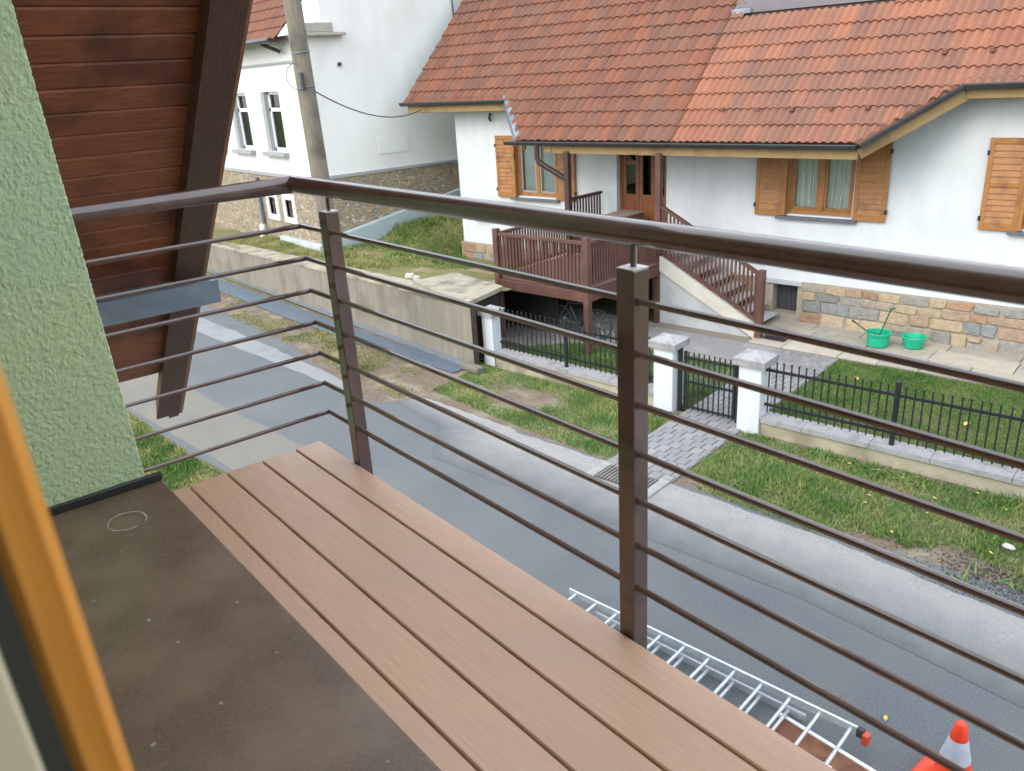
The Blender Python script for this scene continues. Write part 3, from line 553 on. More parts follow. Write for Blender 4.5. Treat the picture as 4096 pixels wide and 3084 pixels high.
# stone plinth: mortar body with single stones
CEL = (-7.27, -6.72, .2, .83)
b = wall_holes(MB(), 'x', VW-.05, -16.82, 4, -.1, .915, [CEL], .35)
b.add([(-16.82, VW-.05, -.1), (-16.82, 26, -.1), (-16.82, 26, .915), (-16.82, VW-.05, .915)], [(3, 2, 1, 0)]).add([(-16.82, VW-.05, .915), (4, VW-.05, .915), (4, VW+.1, .915), (-16.82, VW+.1, .915)], [(0, 1, 2, 3)])
plinth = b.obj('stone_plinth', mortar, hs)
ST = [(138, 137, 132), (130, 134, 135), (164, 146, 122), (160, 128, 102), (150, 120, 100), (152, 144, 130), (170, 152, 124), (124, 127, 127), (158, 136, 116)]
def stone(u0, u1, z0, z1, pale=False):
    j = .034; g = .008
    q = [(u0+g, z0+g), (u1-g, z0+g), (u1-g, z1-g), (u0+g, z1-g)]; q = [(a+random.uniform(-j, j), max(z, .0)+random.uniform(-j, j)*.7) for a, z in q]
    out = []
    for i in range(4):
        p, n_, pv = q[i], q[(i+1) % 4], q[i-1]
        for t in (pv, n_):
            L_ = math.hypot(t[0]-p[0], t[1]-p[1]); k = min(random.uniform(.012, .04)/L_, .3); out.append((p[0]+(t[0]-p[0])*k, p[1]+(t[1]-p[1])*k))
    n = 8; cx = sum(p[0] for p in out)/n; cz = sum(p[1] for p in out)/n; d = random.uniform(.02, .045)
    vs = [(a, VW-.049, z) for a, z in out]+[(cx+(a-cx)*.985, VW-.05-d*.7, cz+(z-cz)*.985) for a, z in out]+[(cx+(a-cx)*.86, VW-.05-d*random.uniform(.85, 1.25), cz+(z-cz)*.86) for a, z in out]+[(cx, VW-.05-d*random.uniform(.9, 1.3), cz)]
    fs = [(i, (i+1) % n, n+(i+1) % n, n+i) for i in range(n)]+[(n+i, n+(i+1) % n, 2*n+(i+1) % n, 2*n+i) for i in range(n)]+[(2*n+i, 2*n+(i+1) % n, 3*n) for i in range(n)]
    t = random.choice(ST); 
    if pale: t = random.choice([(180, 166, 140), (174, 160, 138), (182, 162, 134), (166, 162, 150)])
    MB().add(vs, fs).obj('stone', stonem, plinth, tint=t)
def rows(u0, u1, zs):
    for z0, z1 in zip(zs[:-1], zs[1:]):
        u = u0
        while u < u1-.02:
            wd = random.uniform(.26, .52) if random.random() < .75 else random.uniform(.5, .75); e = u+wd
            if u1-e < .2: e = u1
            if not (e > CEL[0]-.08 and u < CEL[1]+.08 and z1 > CEL[2] and z0 < CEL[3]+.08):
                if e-u > .5 or random.random() < .75 or z1-z0 < .2: stone(u, e, z0, z1, pale=(z1 < .5 and -6.7 < u < -4.2 and random.random() < .8))
                else: zm = z0+(z1-z0)*random.uniform(.4, .6); stone(u, e, z0, zm); stone(u, e, zm, z1)
            u = e
rows(-16.8, -11.9, (0.1, .38, .64, .91)); rows(-9.0, CEL[0]-.06, (0, .24, .48, .7, .91)); rows(CEL[1]+.1, 1.5, (0, .3, .55, .73, .91))
MB().box(CEL[0]-.16, CEL[1]+.1, VW-.1, VW+.02, CEL[3]+.005, CEL[3]+.09, .008).obj('cellar_lintel', greyplast, hs)
cdoor = MB().box(CEL[0]+.005, CEL[1]-.005, VW+.2, VW+.22, CEL[2], CEL[3]).obj('cellar_door', M('charcoal_door', (70, 70, 76), (60, 60, 66), scale=3, rough=.5, stretch=WOODZ), hs)
for k in range(5): MB().box(CEL[0]+.01+k*.107, CEL[0]+.105+k*.107, VW+.188, VW+.2, CEL[2], CEL[3]-.01, .004).obj('board', M('charcoal_door', (70, 70, 76)), cdoor)
# porch back wall: white plaster patch, small window and cellar entrance under the porch
pb = MB().box(-12.0, -9.05, VW-.09, VW-.051, 0, .92).obj('plaster_panel', whitew, hs)
MB().box(-11.9, -11.3, VW-.11, VW-.091, .62, .86).obj('vent_window', stonegrey, hs)
MB().box(-10.9, -10.3, VW-.12, VW-.091, .02, .9).obj('cellar_hatch', M('dark_red_hatch', (92, 50, 46), (80, 44, 40), rough=.6), hs)
# windows with shutters
def window(u0, u1, z0, z1, cover):
    t = .07; y0, y1 = VW+.07, VW+.14; um = (u0+u1)/2
    f = MB()
    for a, c_, e, g in ((u0, u1, z1-t, z1), (u0, u1, z0, z0+t+.02), (u0, u0+t, z0+t, z1-t), (u1-t, u1, z0+t, z1-t), (um-.06, um+.06, z0+t, z1-t)): f.box(a, c_, y0, y1, e, g, .006)
    f = f.obj('window', shutm, hs)
    for a, c_ in ((u0+t, um-.06), (um+.06, u1-t)):
        s_ = MB()
        for p, q, e, g in ((a, c_, z1-t-.05, z1-t), (a, c_, z0+t+.02, z0+t+.07), (a, a+.045, z0+t, z1-t), (c_-.045, c_, z0+t, z1-t)): s_.box(p, q, y0+.018, y1-.008, e, g, .004)
        s_.obj('casement', shutm if cover != 'blind' else M('grey_casement', (150, 142, 140), rough=.5), f)
        MB().box(a+.03, c_-.03, y0+.035, y0+.04, z0+t+.03, z1-t-.03).obj('pane', glass, f)
    cb = MB(); n = 60
    if cover == 'curtain':
        for a, c_ in ((u0+.1, um-.09), (um+.03, u1-.1)):
            for i in range(n):
                x0, x1 = a+(c_-a)*i/n, a+(c_-a)*(i+1)/n
                yy = lambda x, s_=0: VW+.2+.022*math.sin(x*48)+.012*math.sin(x*107+1)
                pull = lambda x, zz: x+(.06*math.sin((x-a)/(c_-a)*math.pi)*(1 if a < um-.3 else -1)*(1-zz)**2)
                for (za, zb) in ((0, .5), (.5, 1)):
                    cb.add([(pull(x0, za), yy(x0), z0+.03+za*(z1-z0-.1)), (pull(x1, za), yy(x1), z0+.03+za*(z1-z0-.1)), (pull(x1, zb), yy(x1), z0+.03+zb*(z1-z0-.1)), (pull(x0, zb), yy(x0), z0+.03+zb*(z1-z0-.1))], [(0, 1, 2, 3)])
        cb.obj('curtain', curt, f)
    else: MB().box(u0+.05, u1-.05, VW+.18, VW+.19, z0+.1, z1).obj('blind', blind, f)
    MB().box(u0-.2, u1+.12, VW-.12, VW+.08, z0-.095, z0-.035, .006).obj('window_sill', sillgrey, hs)
def shutter(u0, u1, z0, z1, hinge):
    y0, y1 = VW-.075, VW-.035; t = .085
    f = MB()
    for a, c_, e, g in ((u0, u0+t, z0, z1), (u1-t, u1, z0, z1), (u0+t, u1-t, z1-.1, z1), (u0+t, u1-t, z0, z0+.14), (u0+t, u1-t, (z0+z1)/2-.04, (z0+z1)/2+.04)): f.box(a, c_, y0, y1, e, g, .005)
    f = f.obj('shutter', shutm, hs)
    for lo_, hi_ in ((z0+.14, (z0+z1)/2-.04), ((z0+z1)/2+.04, z1-.1)):
        k = 6; st = (hi_-lo_)/k
        for i in range(k):
            zc = lo_+st*(i+.5); yy = (y0+y1)/2
            MB().add([(u, yy+dy, zc+dz) for u in (u0+t, u1-t) for dy, dz in ((-.02, -st*.54), (-.008, -st*.57), (.016, st*.45), (.004, st*.5))], [(0, 1, 2, 3), (7, 6, 5, 4), (0, 4, 5, 1), (1, 5, 6, 2), (2, 6, 7, 3), (3, 7, 4, 0)]).obj('slat', shutm, f)
    for zz in (z0+.2, z1-.25):
        uu = u0 if hinge < 0 else u1
        MB().box(uu-.02, uu+.02, y0-.02, y1, zz-.04, zz+.04, .004).obj('hinge', ironm, f)
for i, (wn, cv) in enumerate(zip(WIN, ('blind', 'curtain', 'curtain'))):
    u0, u1, z0, z1 = wn; window(*wn, cv); shutter(u0-.68, u0-.06, z0-.04, z1+.1, -1); shutter(u1+.04, u1+.66, z0-.04, z1+.1, 1)
    MB().box(u0-.058, u0+.004, VW-.11, VW+.05, z0-.02, z1+.08, .004).obj('shutter_post', shutm, hs)
# door
u0, u1, z0, z1 = DOOR; y0, y1 = VW+.13, VW+.2
f = MB()
for a, c_, e, g in ((u0, u0+.08, z0, z1), (u1-.08, u1, z0, z1), (u0+.08, u1-.08, z1-.1, z1)): f.box(a, c_, y0, y1, e, g, .006)
dr = f.obj('door', doorm, hs)
for a, c_ in ((u0+.08, u0+.54), (u0+.55, u1-.08)):
    lf = MB(); panes = []
    if c_-a < .5: cols = [(a+.1, c_-.1)]
    else: mid = (a+c_)/2; cols = [(a+.09, mid-.05), (mid+.05, c_-.06)]
    us = [a]+[q for p in cols for q in p]+[c_]
    for p, q in zip(us[::2], us[1::2]): lf.box(p, q, y0+.02, y1-.01, z0+.02, z1-.1, .005)
    for p, q in cols:
        for e, g in ((z0+.02, z0+.72), (z1-.22, z1-.1))+(((3.22, 3.3),) if len(cols) == 1 else ()): lf.box(p, q, y0+.026, y1-.012, e, g)
        panes.append(MB().box(p, q, y0+.045, y0+.05, z0+.7, z1-.2))
    lf = lf.obj('door_leaf', doorm, hs); lf.parent = dr
    for pm in panes: pm.obj('pane', dglass, dr)
    MB().box(cols[0][0]+.02, cols[-1][1]-.02, y0+.012, y0+.02, z0+.16, z0+.56, .006).obj('panel', doorm, dr)
MB().tube([(u0+.56, y0-.02, z0+1.0), (u0+.6, y0-.03, z0+1.0), (u0+.68, y0-.03, z0+1.0)], .012, 6).obj('handle', ironm, dr)
# wall bits
MB().box(-16.18, -15.6, VW-.16, VW-.002, 1.62, 1.76, .01).obj('letter_box', M('tan_box', (206, 172, 120), (190, 154, 104), scale=4, rough=.6), hs)
MB().tube([(-15.35, VW-.06, 4.45), (-15.35, VW-.1, 4.3), (-15.3, VW-.1, 4.25)], .03, 6).obj('wall_lamp', cable, hs)

# ---------------- roof of the opposite house
VL, ZL, VU = 15.0, 3.94, 15.9
def rz(v): return ZL+(v-VL)
UL0, UL1, UR0, UR1 = -14.32, -13.12, -5.2, -3.85
def eave_v(u):                      # the eave line seen from above
    if u < UL0 or u > UR1: return VU
    if u < UL1: return VU+(VL-VU)*(u-UL0)/(UL1-UL0)
    if u > UR0: return VL+(VU-VL)*(u-UR0)/(UR1-UR0)
    return VL
RIDGE = 21.25
pl = [(-18.05, VU), (UL0, VU), (UL1, VL), (UR0, VL), (UR1, VU), (4.6, VU), (4.6, RIDGE), (-18.05, RIDGE)]
b = MB(); n = len(pl)
b.add([(u, v, rz(v)-.03) for u, v in pl]+[(u, v, rz(v)-.13) for u, v in pl], [tuple(range(n)), tuple(range(n, 2*n))[::-1]]+[(i, n+i, n+(i+1) % n, (i+1) % n) for i in range(n)])
b.add([(-18.05, RIDGE, rz(RIDGE)), (4.6, RIDGE, rz(RIDGE)), (4.6, 27, 4.4), (-18.05, 27, 4.4)], [(0, 1, 2, 3)])
roof = b.obj('roof', underm, hs)
T_OLD = [(116, 73, 54), (109, 70, 54), (120, 75, 54), (106, 68, 53), (124, 77, 55), (113, 75, 59), (104, 67, 54), (118, 71, 51)]
T_NEW = [(144, 94, 70), (148, 97, 73), (141, 92, 70), (137, 91, 72), (142, 94, 74), (139, 88, 68)]
T_MIX = [(129, 89, 72), (124, 87, 73), (132, 90, 73), (121, 84, 71), (136, 91, 72), (125, 85, 69)]
EXPO = .405*math.cos(R_(45)); 
def tile_mesh(wd, rolls, tint, clamp=None, ln=.46):
    k = rolls*6; b = MB(); s2 = math.sqrt(.5); vs = []
    for t, lift in ((0, .034), (ln, .0)):
        for i in range(k+1):
            x = wd*i/k; ph = (i/k*rolls) % 1
            h = .048*max(0, math.sin(math.pi*min(1, max(0, (ph-.12)/.76))))**.8
            if i in (0, k): h = .004
            vs.append((x, t*s2-(h+lift)*s2, t*s2+(h+lift)*s2))
    for i in range(k+1):
        x = wd*i/k; vs.append((x, 0.012, .012)) # under lip
    fs = [(i, i+1, k+1+i+1, k+1+i) for i in range(k)]+[(2*(k+1)+i, 2*(k+1)+i+1, i+1, i) for i in range(k)]
    b.add(vs, fs); return b
def tile_list():
    out = []
    nr = 16
    for r in range(nr):
        v = VL-.05+r*EXPO
        u = -18.05
        while u < 4.4:
            wd, rl = (.22, 1) if u < -8.97 else (.306, 2)
            if u < -8.95 < u+wd-.02: wd = -8.95-u
            ev0, ev1 = eave_v(u+.02)-.06, eave_v(u+wd-.02)-.06
            if v+EXPO*1.2 > min(ev0, ev1): out.append((u, v, wd, rl, r))
            u += wd
    return out
TL = [t for t in tile_list() if not (t[1] > 17.2 and -8.95 < t[0] < -5.8)]
cu, cv = toH(0, 0)
def vis(t):
    u, v = t[0], t[1]; x, y = toW(u, v); z = rz(v)-5.4; p = Vector((x, y, z)); d = p.dot(fw)
    sx = p.dot(r2)/d*1741.6+1106; sy = 832-p.dot(u2)/d*1741.6
    return (0 if (-30 < sx < 2240 and -30 < sy < 1700) else 1, d/math.sqrt(t[2]))
TL.sort(key=vis)
def tint_for(u, v, r):
    if u < -8.96: return random.choice(T_OLD)
    f = (u+8.95)/7
    if r <= 3 and u > -8.1: return random.choice(T_MIX+T_NEW[3:5])
    if r >= 5: return random.choice(T_NEW if random.random() < .7 else T_MIX)
    return random.choice(T_NEW if (u < -8.1 or random.random() < .35) else T_MIX)
tp = {}
for r in range(13):                  # tiles of the neighbour's roof that come into view
    for q in range(16):
        t_ = random.choice(T_OLD); x, y = -25.3+q*.222, 9.93+r*EXPO
        if t_ not in tp: tp[t_] = tile_mesh(.222, 1, t_).mesh('roof_tile', tilem, tint=t_, smooth=True)
        o = link('roof_tile', tp[t_], nroof); o.location = (x+22, y-11, 6.58+(y-9.95)+.02-.8)
pool = {}; restb = MB(); restc = []
for i, (u, v, wd, rl, r) in enumerate(TL):
    tn = tint_for(u, v, r); ev0, ev1 = eave_v(u), eave_v(u+wd); cut = v < max(ev0, ev1)-.1 and (ev0 != ev1 or v < ev0-.1)
    jit = random.uniform(-.006, .006)
    mb = None
    if cut:
        mb = tile_mesh(wd, rl, tn); nv = []
        for (x, y, z) in mb.v:
            ve = eave_v(u+x)-.05; vv = v+y; 
            if vv < ve: d = ve-vv; nv.append((x, y+d, z+d))
            else: nv.append((x, y, z))
        mb.v = nv
    if i < 300:
        if mb is not None: me = mb.mesh('roof_tile', tilem, tint=tn)
        else:
            k = (round(wd, 3), rl, tn)
            if k not in pool: pool[k] = tile_mesh(wd, rl, tn).mesh('roof_tile', tilem, tint=tn, smooth=True)
            me = pool[k]
        o = link('roof_tile', me, roof); o.location = (u+8, v-16.5, rz(v)+jit); o.rotation_euler = (0, 0, random.uniform(-.006, .006))
    else:
        mb = mb or tile_mesh(wd, rl, tn); z0 = rz(v)+jit
        restb.add([(x+u, y+v, z+z0) for x, y, z in mb.v], mb.f); restc += [(*lin(tn), 1.)]*len(mb.v)
ro = restb.obj('roof_tile', tilem, roof); a = ro.data.color_attributes.new('tint', 'FLOAT_COLOR', 'POINT'); a.data.foreach_set('color', np.array(restc).ravel()); ro['kind'] = 'stuff'
# snow hooks
for (u, v) in ((-8.1, 15.47), (-7.35, 15.46), (-6.66, 15.45), (-5.94, 15.45), (-5.28, 15.46), (-4.36, 16.3), (-3.63, 16.29), (-2.9, 16.29)):
    MB().box(u-.035, u+.035, v-.05, v+.03, rz(v)+.04, rz(v)+.12, .01).obj('snow_hook', M('brown_hook', (110, 70, 58), rough=.6), roof)
# roof window strip at the top
MB().add([(-8.9, 17.38, rz(17.38)+.1), (-5.6, 17.38, rz(17.38)+.1), (-5.6, 19, rz(19)+.1), (-8.9, 19, rz(19)+.1), (-8.9, 17.34, rz(17.38)-.02), (-5.6, 17.34, rz(17.38)-.02)], [(0, 1, 2, 3), (4, 5, 1, 0)]).obj('roof_flashing', M('dark_lead', (96, 90, 94), (84, 78, 82), scale=3, rough=.5), roof)
MB().box(-8.95, -8.5, 17.3, 17.42, rz(17.3)+.05, rz(17.3)+.15, .01).obj('flashing_end', zinc, roof)
# gutters: half-round trough along each eave
def trough(pts, r=.08, name='gutter', mat=gutm):
    b = MB(); pts = [Vector(p) for p in pts]; n = 9; o = 0
    for i, p in enumerate(pts):
        t = (pts[min(i+1, len(pts)-1)]-pts[max(0, i-1)]).normalized(); sd_ = Vector((0, 0, 1)).cross(t).normalized(); uz = t.cross(sd_)
        for j in range(n+1):
            a = math.pi*j/n; b.v.append(tuple(p+sd_*math.cos(a)*r-uz*math.sin(a)*r))
        b.v.append(tuple(p+sd_*math.cos(math.pi)*r+uz*.022))
    k = n+2
    for i in range(len(pts)-1):
        for j in range(k-1): b.f.append((i*k+j, i*k+j+1, (i+1)*k+j+1, (i+1)*k+j))
    for i in (0, len(pts)-1): b.f.append(tuple(i*k+j for j in range(n+1)))
    g = b.obj(name, mat, hs)
    MB().tube([Vector(q)-(Vector((0, 0, 1)).cross((pts[-1]-pts[0]).normalized()))*0+Vector((0, 0, .0)) for q in [tuple(p+(Vector((0, 0, 1)).cross((pts[min(i+1, len(pts)-1)]-pts[max(0, i-1)]).normalized()))*(-r)) for i, p in enumerate(pts)]], .012, 6).obj('gutter_bead', mat, g)
GO = .1
trough([(-18.12, VU-GO, rz(VU)-.06), (UL0+.05, VU-GO, rz(VU)-.06)])
trough([(UL1-.35, VL-GO, ZL-.06), (UR0-.02, VL-GO, ZL-.06)])
trough([(UR0, VL-GO, ZL-.05), (UR1-.03, VU-GO, rz(VU)-.05)])
trough([(UR1-.04, VU-GO, rz(VU)-.05), (4.7, VU-GO, rz(VU)-.05)])
def fascia(p, q, h=.17, dz=-.11, t=.04):
    p = Vector(p); q = Vector(q); MB().beam(p+Vector((0, 0, dz-h/2)), q+Vector((0, 0, dz-h/2)), t, h).obj('fascia', pinefascia, hs)
fascia((-17.95, VU+.0, rz(VU)), (UL0+.1, VU+.0, rz(VU)), h=.2)
fascia((-12.2, VL+.02, ZL), (UR0-.02, VL+.02, ZL), h=.2)
fascia((UR0-.02, VL+.02, ZL+.0), (UR1, VU+.02, rz(VU)), h=.2)
fascia((UR1+.02, VU+.02, rz(VU)), (4.6, VU+.02, rz(VU)), h=.17)
# soffits and the flashing on the left step of the eave
MB().add([(-18.0, VU, rz(VU)-.32), (UL0, VU, rz(VU)-.32), (UL0, VW, rz(VU)-.3), (-18.0, VW, rz(VU)-.3)], [(3, 2, 1, 0)]).obj('soffit', pinefascia, hs)
MB().add([(UR1, VU, rz(VU)-.29), (4.5, VU, rz(VU)-.29), (4.5, VW, rz(VU)-.27), (UR1, VW, rz(VU)-.27)], [(3, 2, 1, 0)]).obj('soffit', pinefascia, hs)
p, q = Vector((UL0-.02, VU-.04, rz(VU)+.05)), Vector((UL1-.06, VL-.06, ZL+.05)); dn = Vector((0, 0, -.26)); sd_ = Vector((.12, .06, 0))
MB().add([p, q, q+dn, p+dn, p+sd_, q+sd_], [(0, 3, 2, 1), (0, 1, 5, 4)]).obj('step_flashing', zinc, hs)
MB().beam((UL0, VU+.1, rz(VU)-.2), (UL1+.1, VL+.1, ZL-.18), .06, .18).obj('step_board', pinefascia, hs)
MB().box(-12.35, -12.15, VL-.02, VW, ZL-.29, ZL-.12).obj('rafter_end', pinefascia, hs)
for u in np.arange(-11.4, -5.4, .95): MB().add([(u-.06, VL+.06, ZL-.15), (u+.06, VL+.06, ZL-.15), (u+.06, VW, ZL+1.3), (u-.06, VW, ZL+1.3), (u-.06, VL+.06, ZL-.3), (u+.06, VL+.06, ZL-.3), (u+.06, VW, ZL+1.15), (u-.06, VW, ZL+1.15)], [(4, 7, 6, 5), (0, 3, 7, 4), (1, 5, 6, 2), (0, 4, 5, 1)]).obj('rafter', pinefascia, hs)
MB().tube([(-12.5, VL-.1, ZL-.1), (-12.5, VL-.1, ZL-.42), (-12.46, VL-.08, ZL-.52), (-11.86, VL+.1, ZL-.88), (-11.8, VL+.12, ZL-1.0), (-11.8, VL+.12, 2.0), (-11.8, VL+.12, 1.4)], .062, 10).obj('downspout', M('dark_brown_pipe', (66, 48, 44), (56, 42, 40), rough=.4), hs, smooth=True)

# ================================================================== PORCH
pc = thing('entrance_porch', (-10.4, 13.8, 0), 'red-brown timber porch with railings and stairs in front of the white house door', 'porch', H=True)
FLu, FRu, VF, VB, DZ, LZ = -11.62, -9.27, 12.4, 15.0, 1.35, 1.78
pw = .13
for u, v, z0, z1, mt in ((FLu, VF, 0, 2.38, porchm), (FRu, VF, 0, 2.38, porchm), (FRu, VB, 0, 3.68, porchm), (FLu-.08, VB, 0, 3.68, darkrail)):
    MB().box(u-pw/2, u+pw/2, v-pw/2, v+pw/2, z0, z1, .008).obj('post', mt, pc)
for a in ((FLu+pw/2, FRu-pw/2, VF-.05, VF+.05), (FLu+pw/2, FRu-pw/2, VB-.05, VB+.05)): MB().box(*a, DZ-.25, DZ-.035, .006).obj('beam', porchm, pc)
for u in (FLu, FRu): MB().box(u-.05, u+.05, VF+pw/2, VB-pw/2, DZ-.25, DZ-.035, .006).obj('beam', porchm, pc)
k = 18; st = (VB-VF-.06)/k
for i in range(k): MB().box(FLu+.0, FRu-.0, VF+.03+i*st+.004, VF+.03+(i+1)*st-.004, DZ-.03, DZ, .003).obj('deck_board', porchfloor, pc)
k = 10; st = (VW-VB-.12)/k
for i in range(k): MB().box(FLu-.1, FRu, VB+.02+i*st+.004, VB+.02+(i+1)*st-.004, LZ-.03, LZ, .003).obj('landing_board', porchfloor, pc)
MB().box(FLu-.1, FRu, VB+.01, VB+.04, DZ, LZ-.03).obj('landing_riser', porchm, pc)
MB().box(FLu+.5, FRu-.5, VB-.3, VB, DZ, DZ+.2, .005).obj('step', porchfloor, pc)
def rail(p, q, zt0, zt1, zb0, zb1, n, mat=porchm, bal=None):
    p = Vector(p); q = Vector(q)
    r = MB().beam((p.x, p.y, zt0-.03), (q.x, q.y, zt1-.03), .09, .06).obj('railing', mat, pc)
    MB().beam((p.x, p.y, zb0), (q.x, q.y, zb1), .05, .06).obj('bottom_rail', mat, r)
    d = (q-p)
    for i in range(n):
        t = (i+.5)/n; c = p+d*t; za = zb0+(zb1-zb0)*t+.02; zb = zt0+(zt1-zt0)*t-.055
        MB().box(c.x-.019, c.x+.019, c.y-.016, c.y+.016, za, zb).obj('baluster', bal or mat, r)
rail((FLu+pw/2, VF, 0), (FRu-pw/2, VF, 0), 2.3, 2.3, DZ+.09, DZ+.09, 25)
rail((FRu, VF+pw/2, 0), (FRu, VB-pw/2, 0), 2.3, 2.3, DZ+.09, DZ+.09, 27)
rail((FLu, VF+pw/2, 0), (FLu, VB-pw/2, 0), 2.3, 2.3, DZ+.09, DZ+.09, 27)
rail((FLu-.08, VB+pw/2, 0), (FLu-.08, VW-.2, 0), 2.62, 2.62, LZ+.09, LZ+.09, 11, darkrail)
SX0, SX1 = FRu+pw/2, -6.88
rail((SX0, VB, 0), (SX1-.07, VB, 0), 2.62, 1.42, 1.62, .42, 25)
MB().box(SX1-.07, SX1+.07, VB-.07, VB+.07, .04, 1.46, .008).obj('newel_post', porchm, pc)
sl_ = MB().add([(SX0, VB-.06, 1.2), (SX1+.02, VB-.06, -.02), (SX1+.02, VB-.06, .28), (SX0, VB-.06, 1.52), (SX0, VB+.06, 1.2), (SX1+.02, VB+.06, -.02), (SX1+.02, VB+.06, .28), (SX0, VB+.06, 1.52)], [(0, 1, 2, 3), (7, 6, 5, 4), (3, 2, 6, 7), (0, 4, 5, 1), (1, 5, 6, 2)])
sl_.obj('stringer', M('white_stringer', (196, 193, 183), (184, 181, 171), scale=3, rough=.85), pc)
MB().add([(SX0-.1, VB-.02, 0), (SX1-.1, VB-.02, 0), (SX0-.1, VB-.02, 1.24)], [(0, 1, 2)]).obj('stair_infill', greyplast, pc)
for i in range(9):
    ua = SX0+i*.262; MB().box(ua, ua+.29, VB+.06, VW-.16, LZ-.195*(i+1)-.04, LZ-.195*(i+1), .004).obj('tread', greyplast, pc)
MB().box(FRu-.03, FRu+.03, VB+.07, VW-.1, 0, DZ-.1).obj('under_wall', greyplast, pc)
MB().box(-12.25, -11.75, 13.22, 13.26, 0, 1.06).obj('dark_screen', oldwall, pc)
for i in range(8): MB().box(-11.75+i*.135, -11.62+i*.135, 13.2, 13.23, 0, 1.06, .003).obj('dark_board', oldwall, pc)
# bench on the landing
bn = thing('wooden_bench', (-10.8, 15.6, LZ), 'grey-topped brown wooden bench on the landing beside the door', 'bench', H=True)
for i in range(3): MB().box(-11.1+i*.2, -10.905+i*.2, 14.98, 16.35, 2.165, 2.2, .004).obj('seat_plank', M('weathered_plank', (150, 130, 114), (134, 115, 100), scale=3, rough=.7, stretch=(30, 2, 30)), bn)
MB().box(-10.56, -10.5, 15.0, 16.34, LZ, 2.16, .004).box(-11.08, -10.56, 14.99, 15.03, LZ, 2.16, .004).obj('side_panel', porchm, bn)
for u, v in ((-11.06, 15.06), (-11.06, 16.28)): MB().box(u-.03, u+.03, v-.03, v+.03, LZ, 2.165).obj('leg', porchm, bn)

# bicycle under the porch
bc = thing('bicycle', (-10.2, 13.3, 0), 'bicycle with blue-grey frame and dark handlebar parked under the porch', 'bicycle', H=True)
def wheel(u, v, r=.32):
    w_ = MB(); pts = [(u+math.cos(a)*r, v+.04*math.cos(a), r+.01+math.sin(a)*r) for a in np.linspace(0, 2*math.pi, 25)]
    wo = w_.tube(pts, .018, 6, cap=False).obj('wheel', cable, bc)
    s_ = MB()
    for a in np.linspace(0, math.pi, 7)[:-1]: s_.tube([(u+math.cos(a)*r, v+.04*math.cos(a), r+.01+math.sin(a)*r), (u-math.cos(a)*r, v-.04*math.cos(a), r+.01-math.sin(a)*r)], .003, 4)
    s_.obj('spokes', alum, wo)
wheel(-10.7, 13.25); wheel(-9.72, 13.35)
pale = M('blue_frame', (58, 68, 82), rough=.35)
MB().tube([(-10.7, 13.25, .33), (-10.45, 13.28, .72), (-9.95, 13.33, .75), (-9.72, 13.35, .33)], .02, 8).tube([(-10.4, 13.28, .66), (-10.2, 13.3, .3), (-9.92, 13.33, .68)], .018, 8).tube([(-10.2, 13.3, .3), (-10.7, 13.25, .33)], .012, 6).obj('frame', pale, bc)
MB().tube([(-10.46, 13.28, .7), (-10.5, 13.28, .86)], .014, 6).box(-10.64, -10.38, 13.2, 13.36, .86, .91, .02).obj('saddle', cable, bc)
MB().tube([(-9.96, 13.33, .74), (-10.0, 13.33, .93), (-10.05, 13.05, .96), (-10.15, 13.0, .94)], .014, 6).tube([(-10.0, 13.33, .93), (-10.02, 13.6, .96), (-10.12, 13.66, .94)], .014, 6).obj('handlebar', cable, bc)
MB().tube([(-10.26, 13.3, .3), (-10.1, 13.3, .3)], .06, 8).tube([(-10.2, 13.22, .3), (-10.12, 13.2, .18)], .012, 6).obj('crank', gutm, bc)

# ================================================================== FENCE, PILLARS, GATE
def pillar(u, v, label, wd=.36, zt=1.09):
    t = thing('gate_pillar', (u, v, 0), label, 'pillar', H=True, group='white pillars of the street fence'); h = wd/2
    MB().box(u-h, u+h, v-h, v+h, -.05, zt, .008).obj('shaft', whitew, t)
    c_ = wd*.69; z = zt+.005
    MB().add([(u+a*c_, v+b_*c_, z) for a, b_ in ((-1, -1), (1, -1), (1, 1), (-1, 1))]+[(u+a*c_*1.02, v+b_*c_*1.02, z+.11) for a, b_ in ((-1, -1), (1, -1), (1, 1), (-1, 1))]+[(u, v, z+.2)], [(3, 2, 1, 0)]+[(i, (i+1) % 4, 4+(i+1) % 4, 4+i) for i in range(4)]+[(4+i, 4+(i+1) % 4, 8) for i in range(4)]).obj('cap', capst, t)
P1, P2, P3 = (-10.67, 11.09), (-6.57, 10.98), (-5.04, 10.95)
pillar(*P1, 'white fence pillar at the far left end beside the concrete wall', .28, .98); pillar(*P2, 'white fence pillar left of the gate'); pillar(*P3, 'white fence pillar right of the gate')
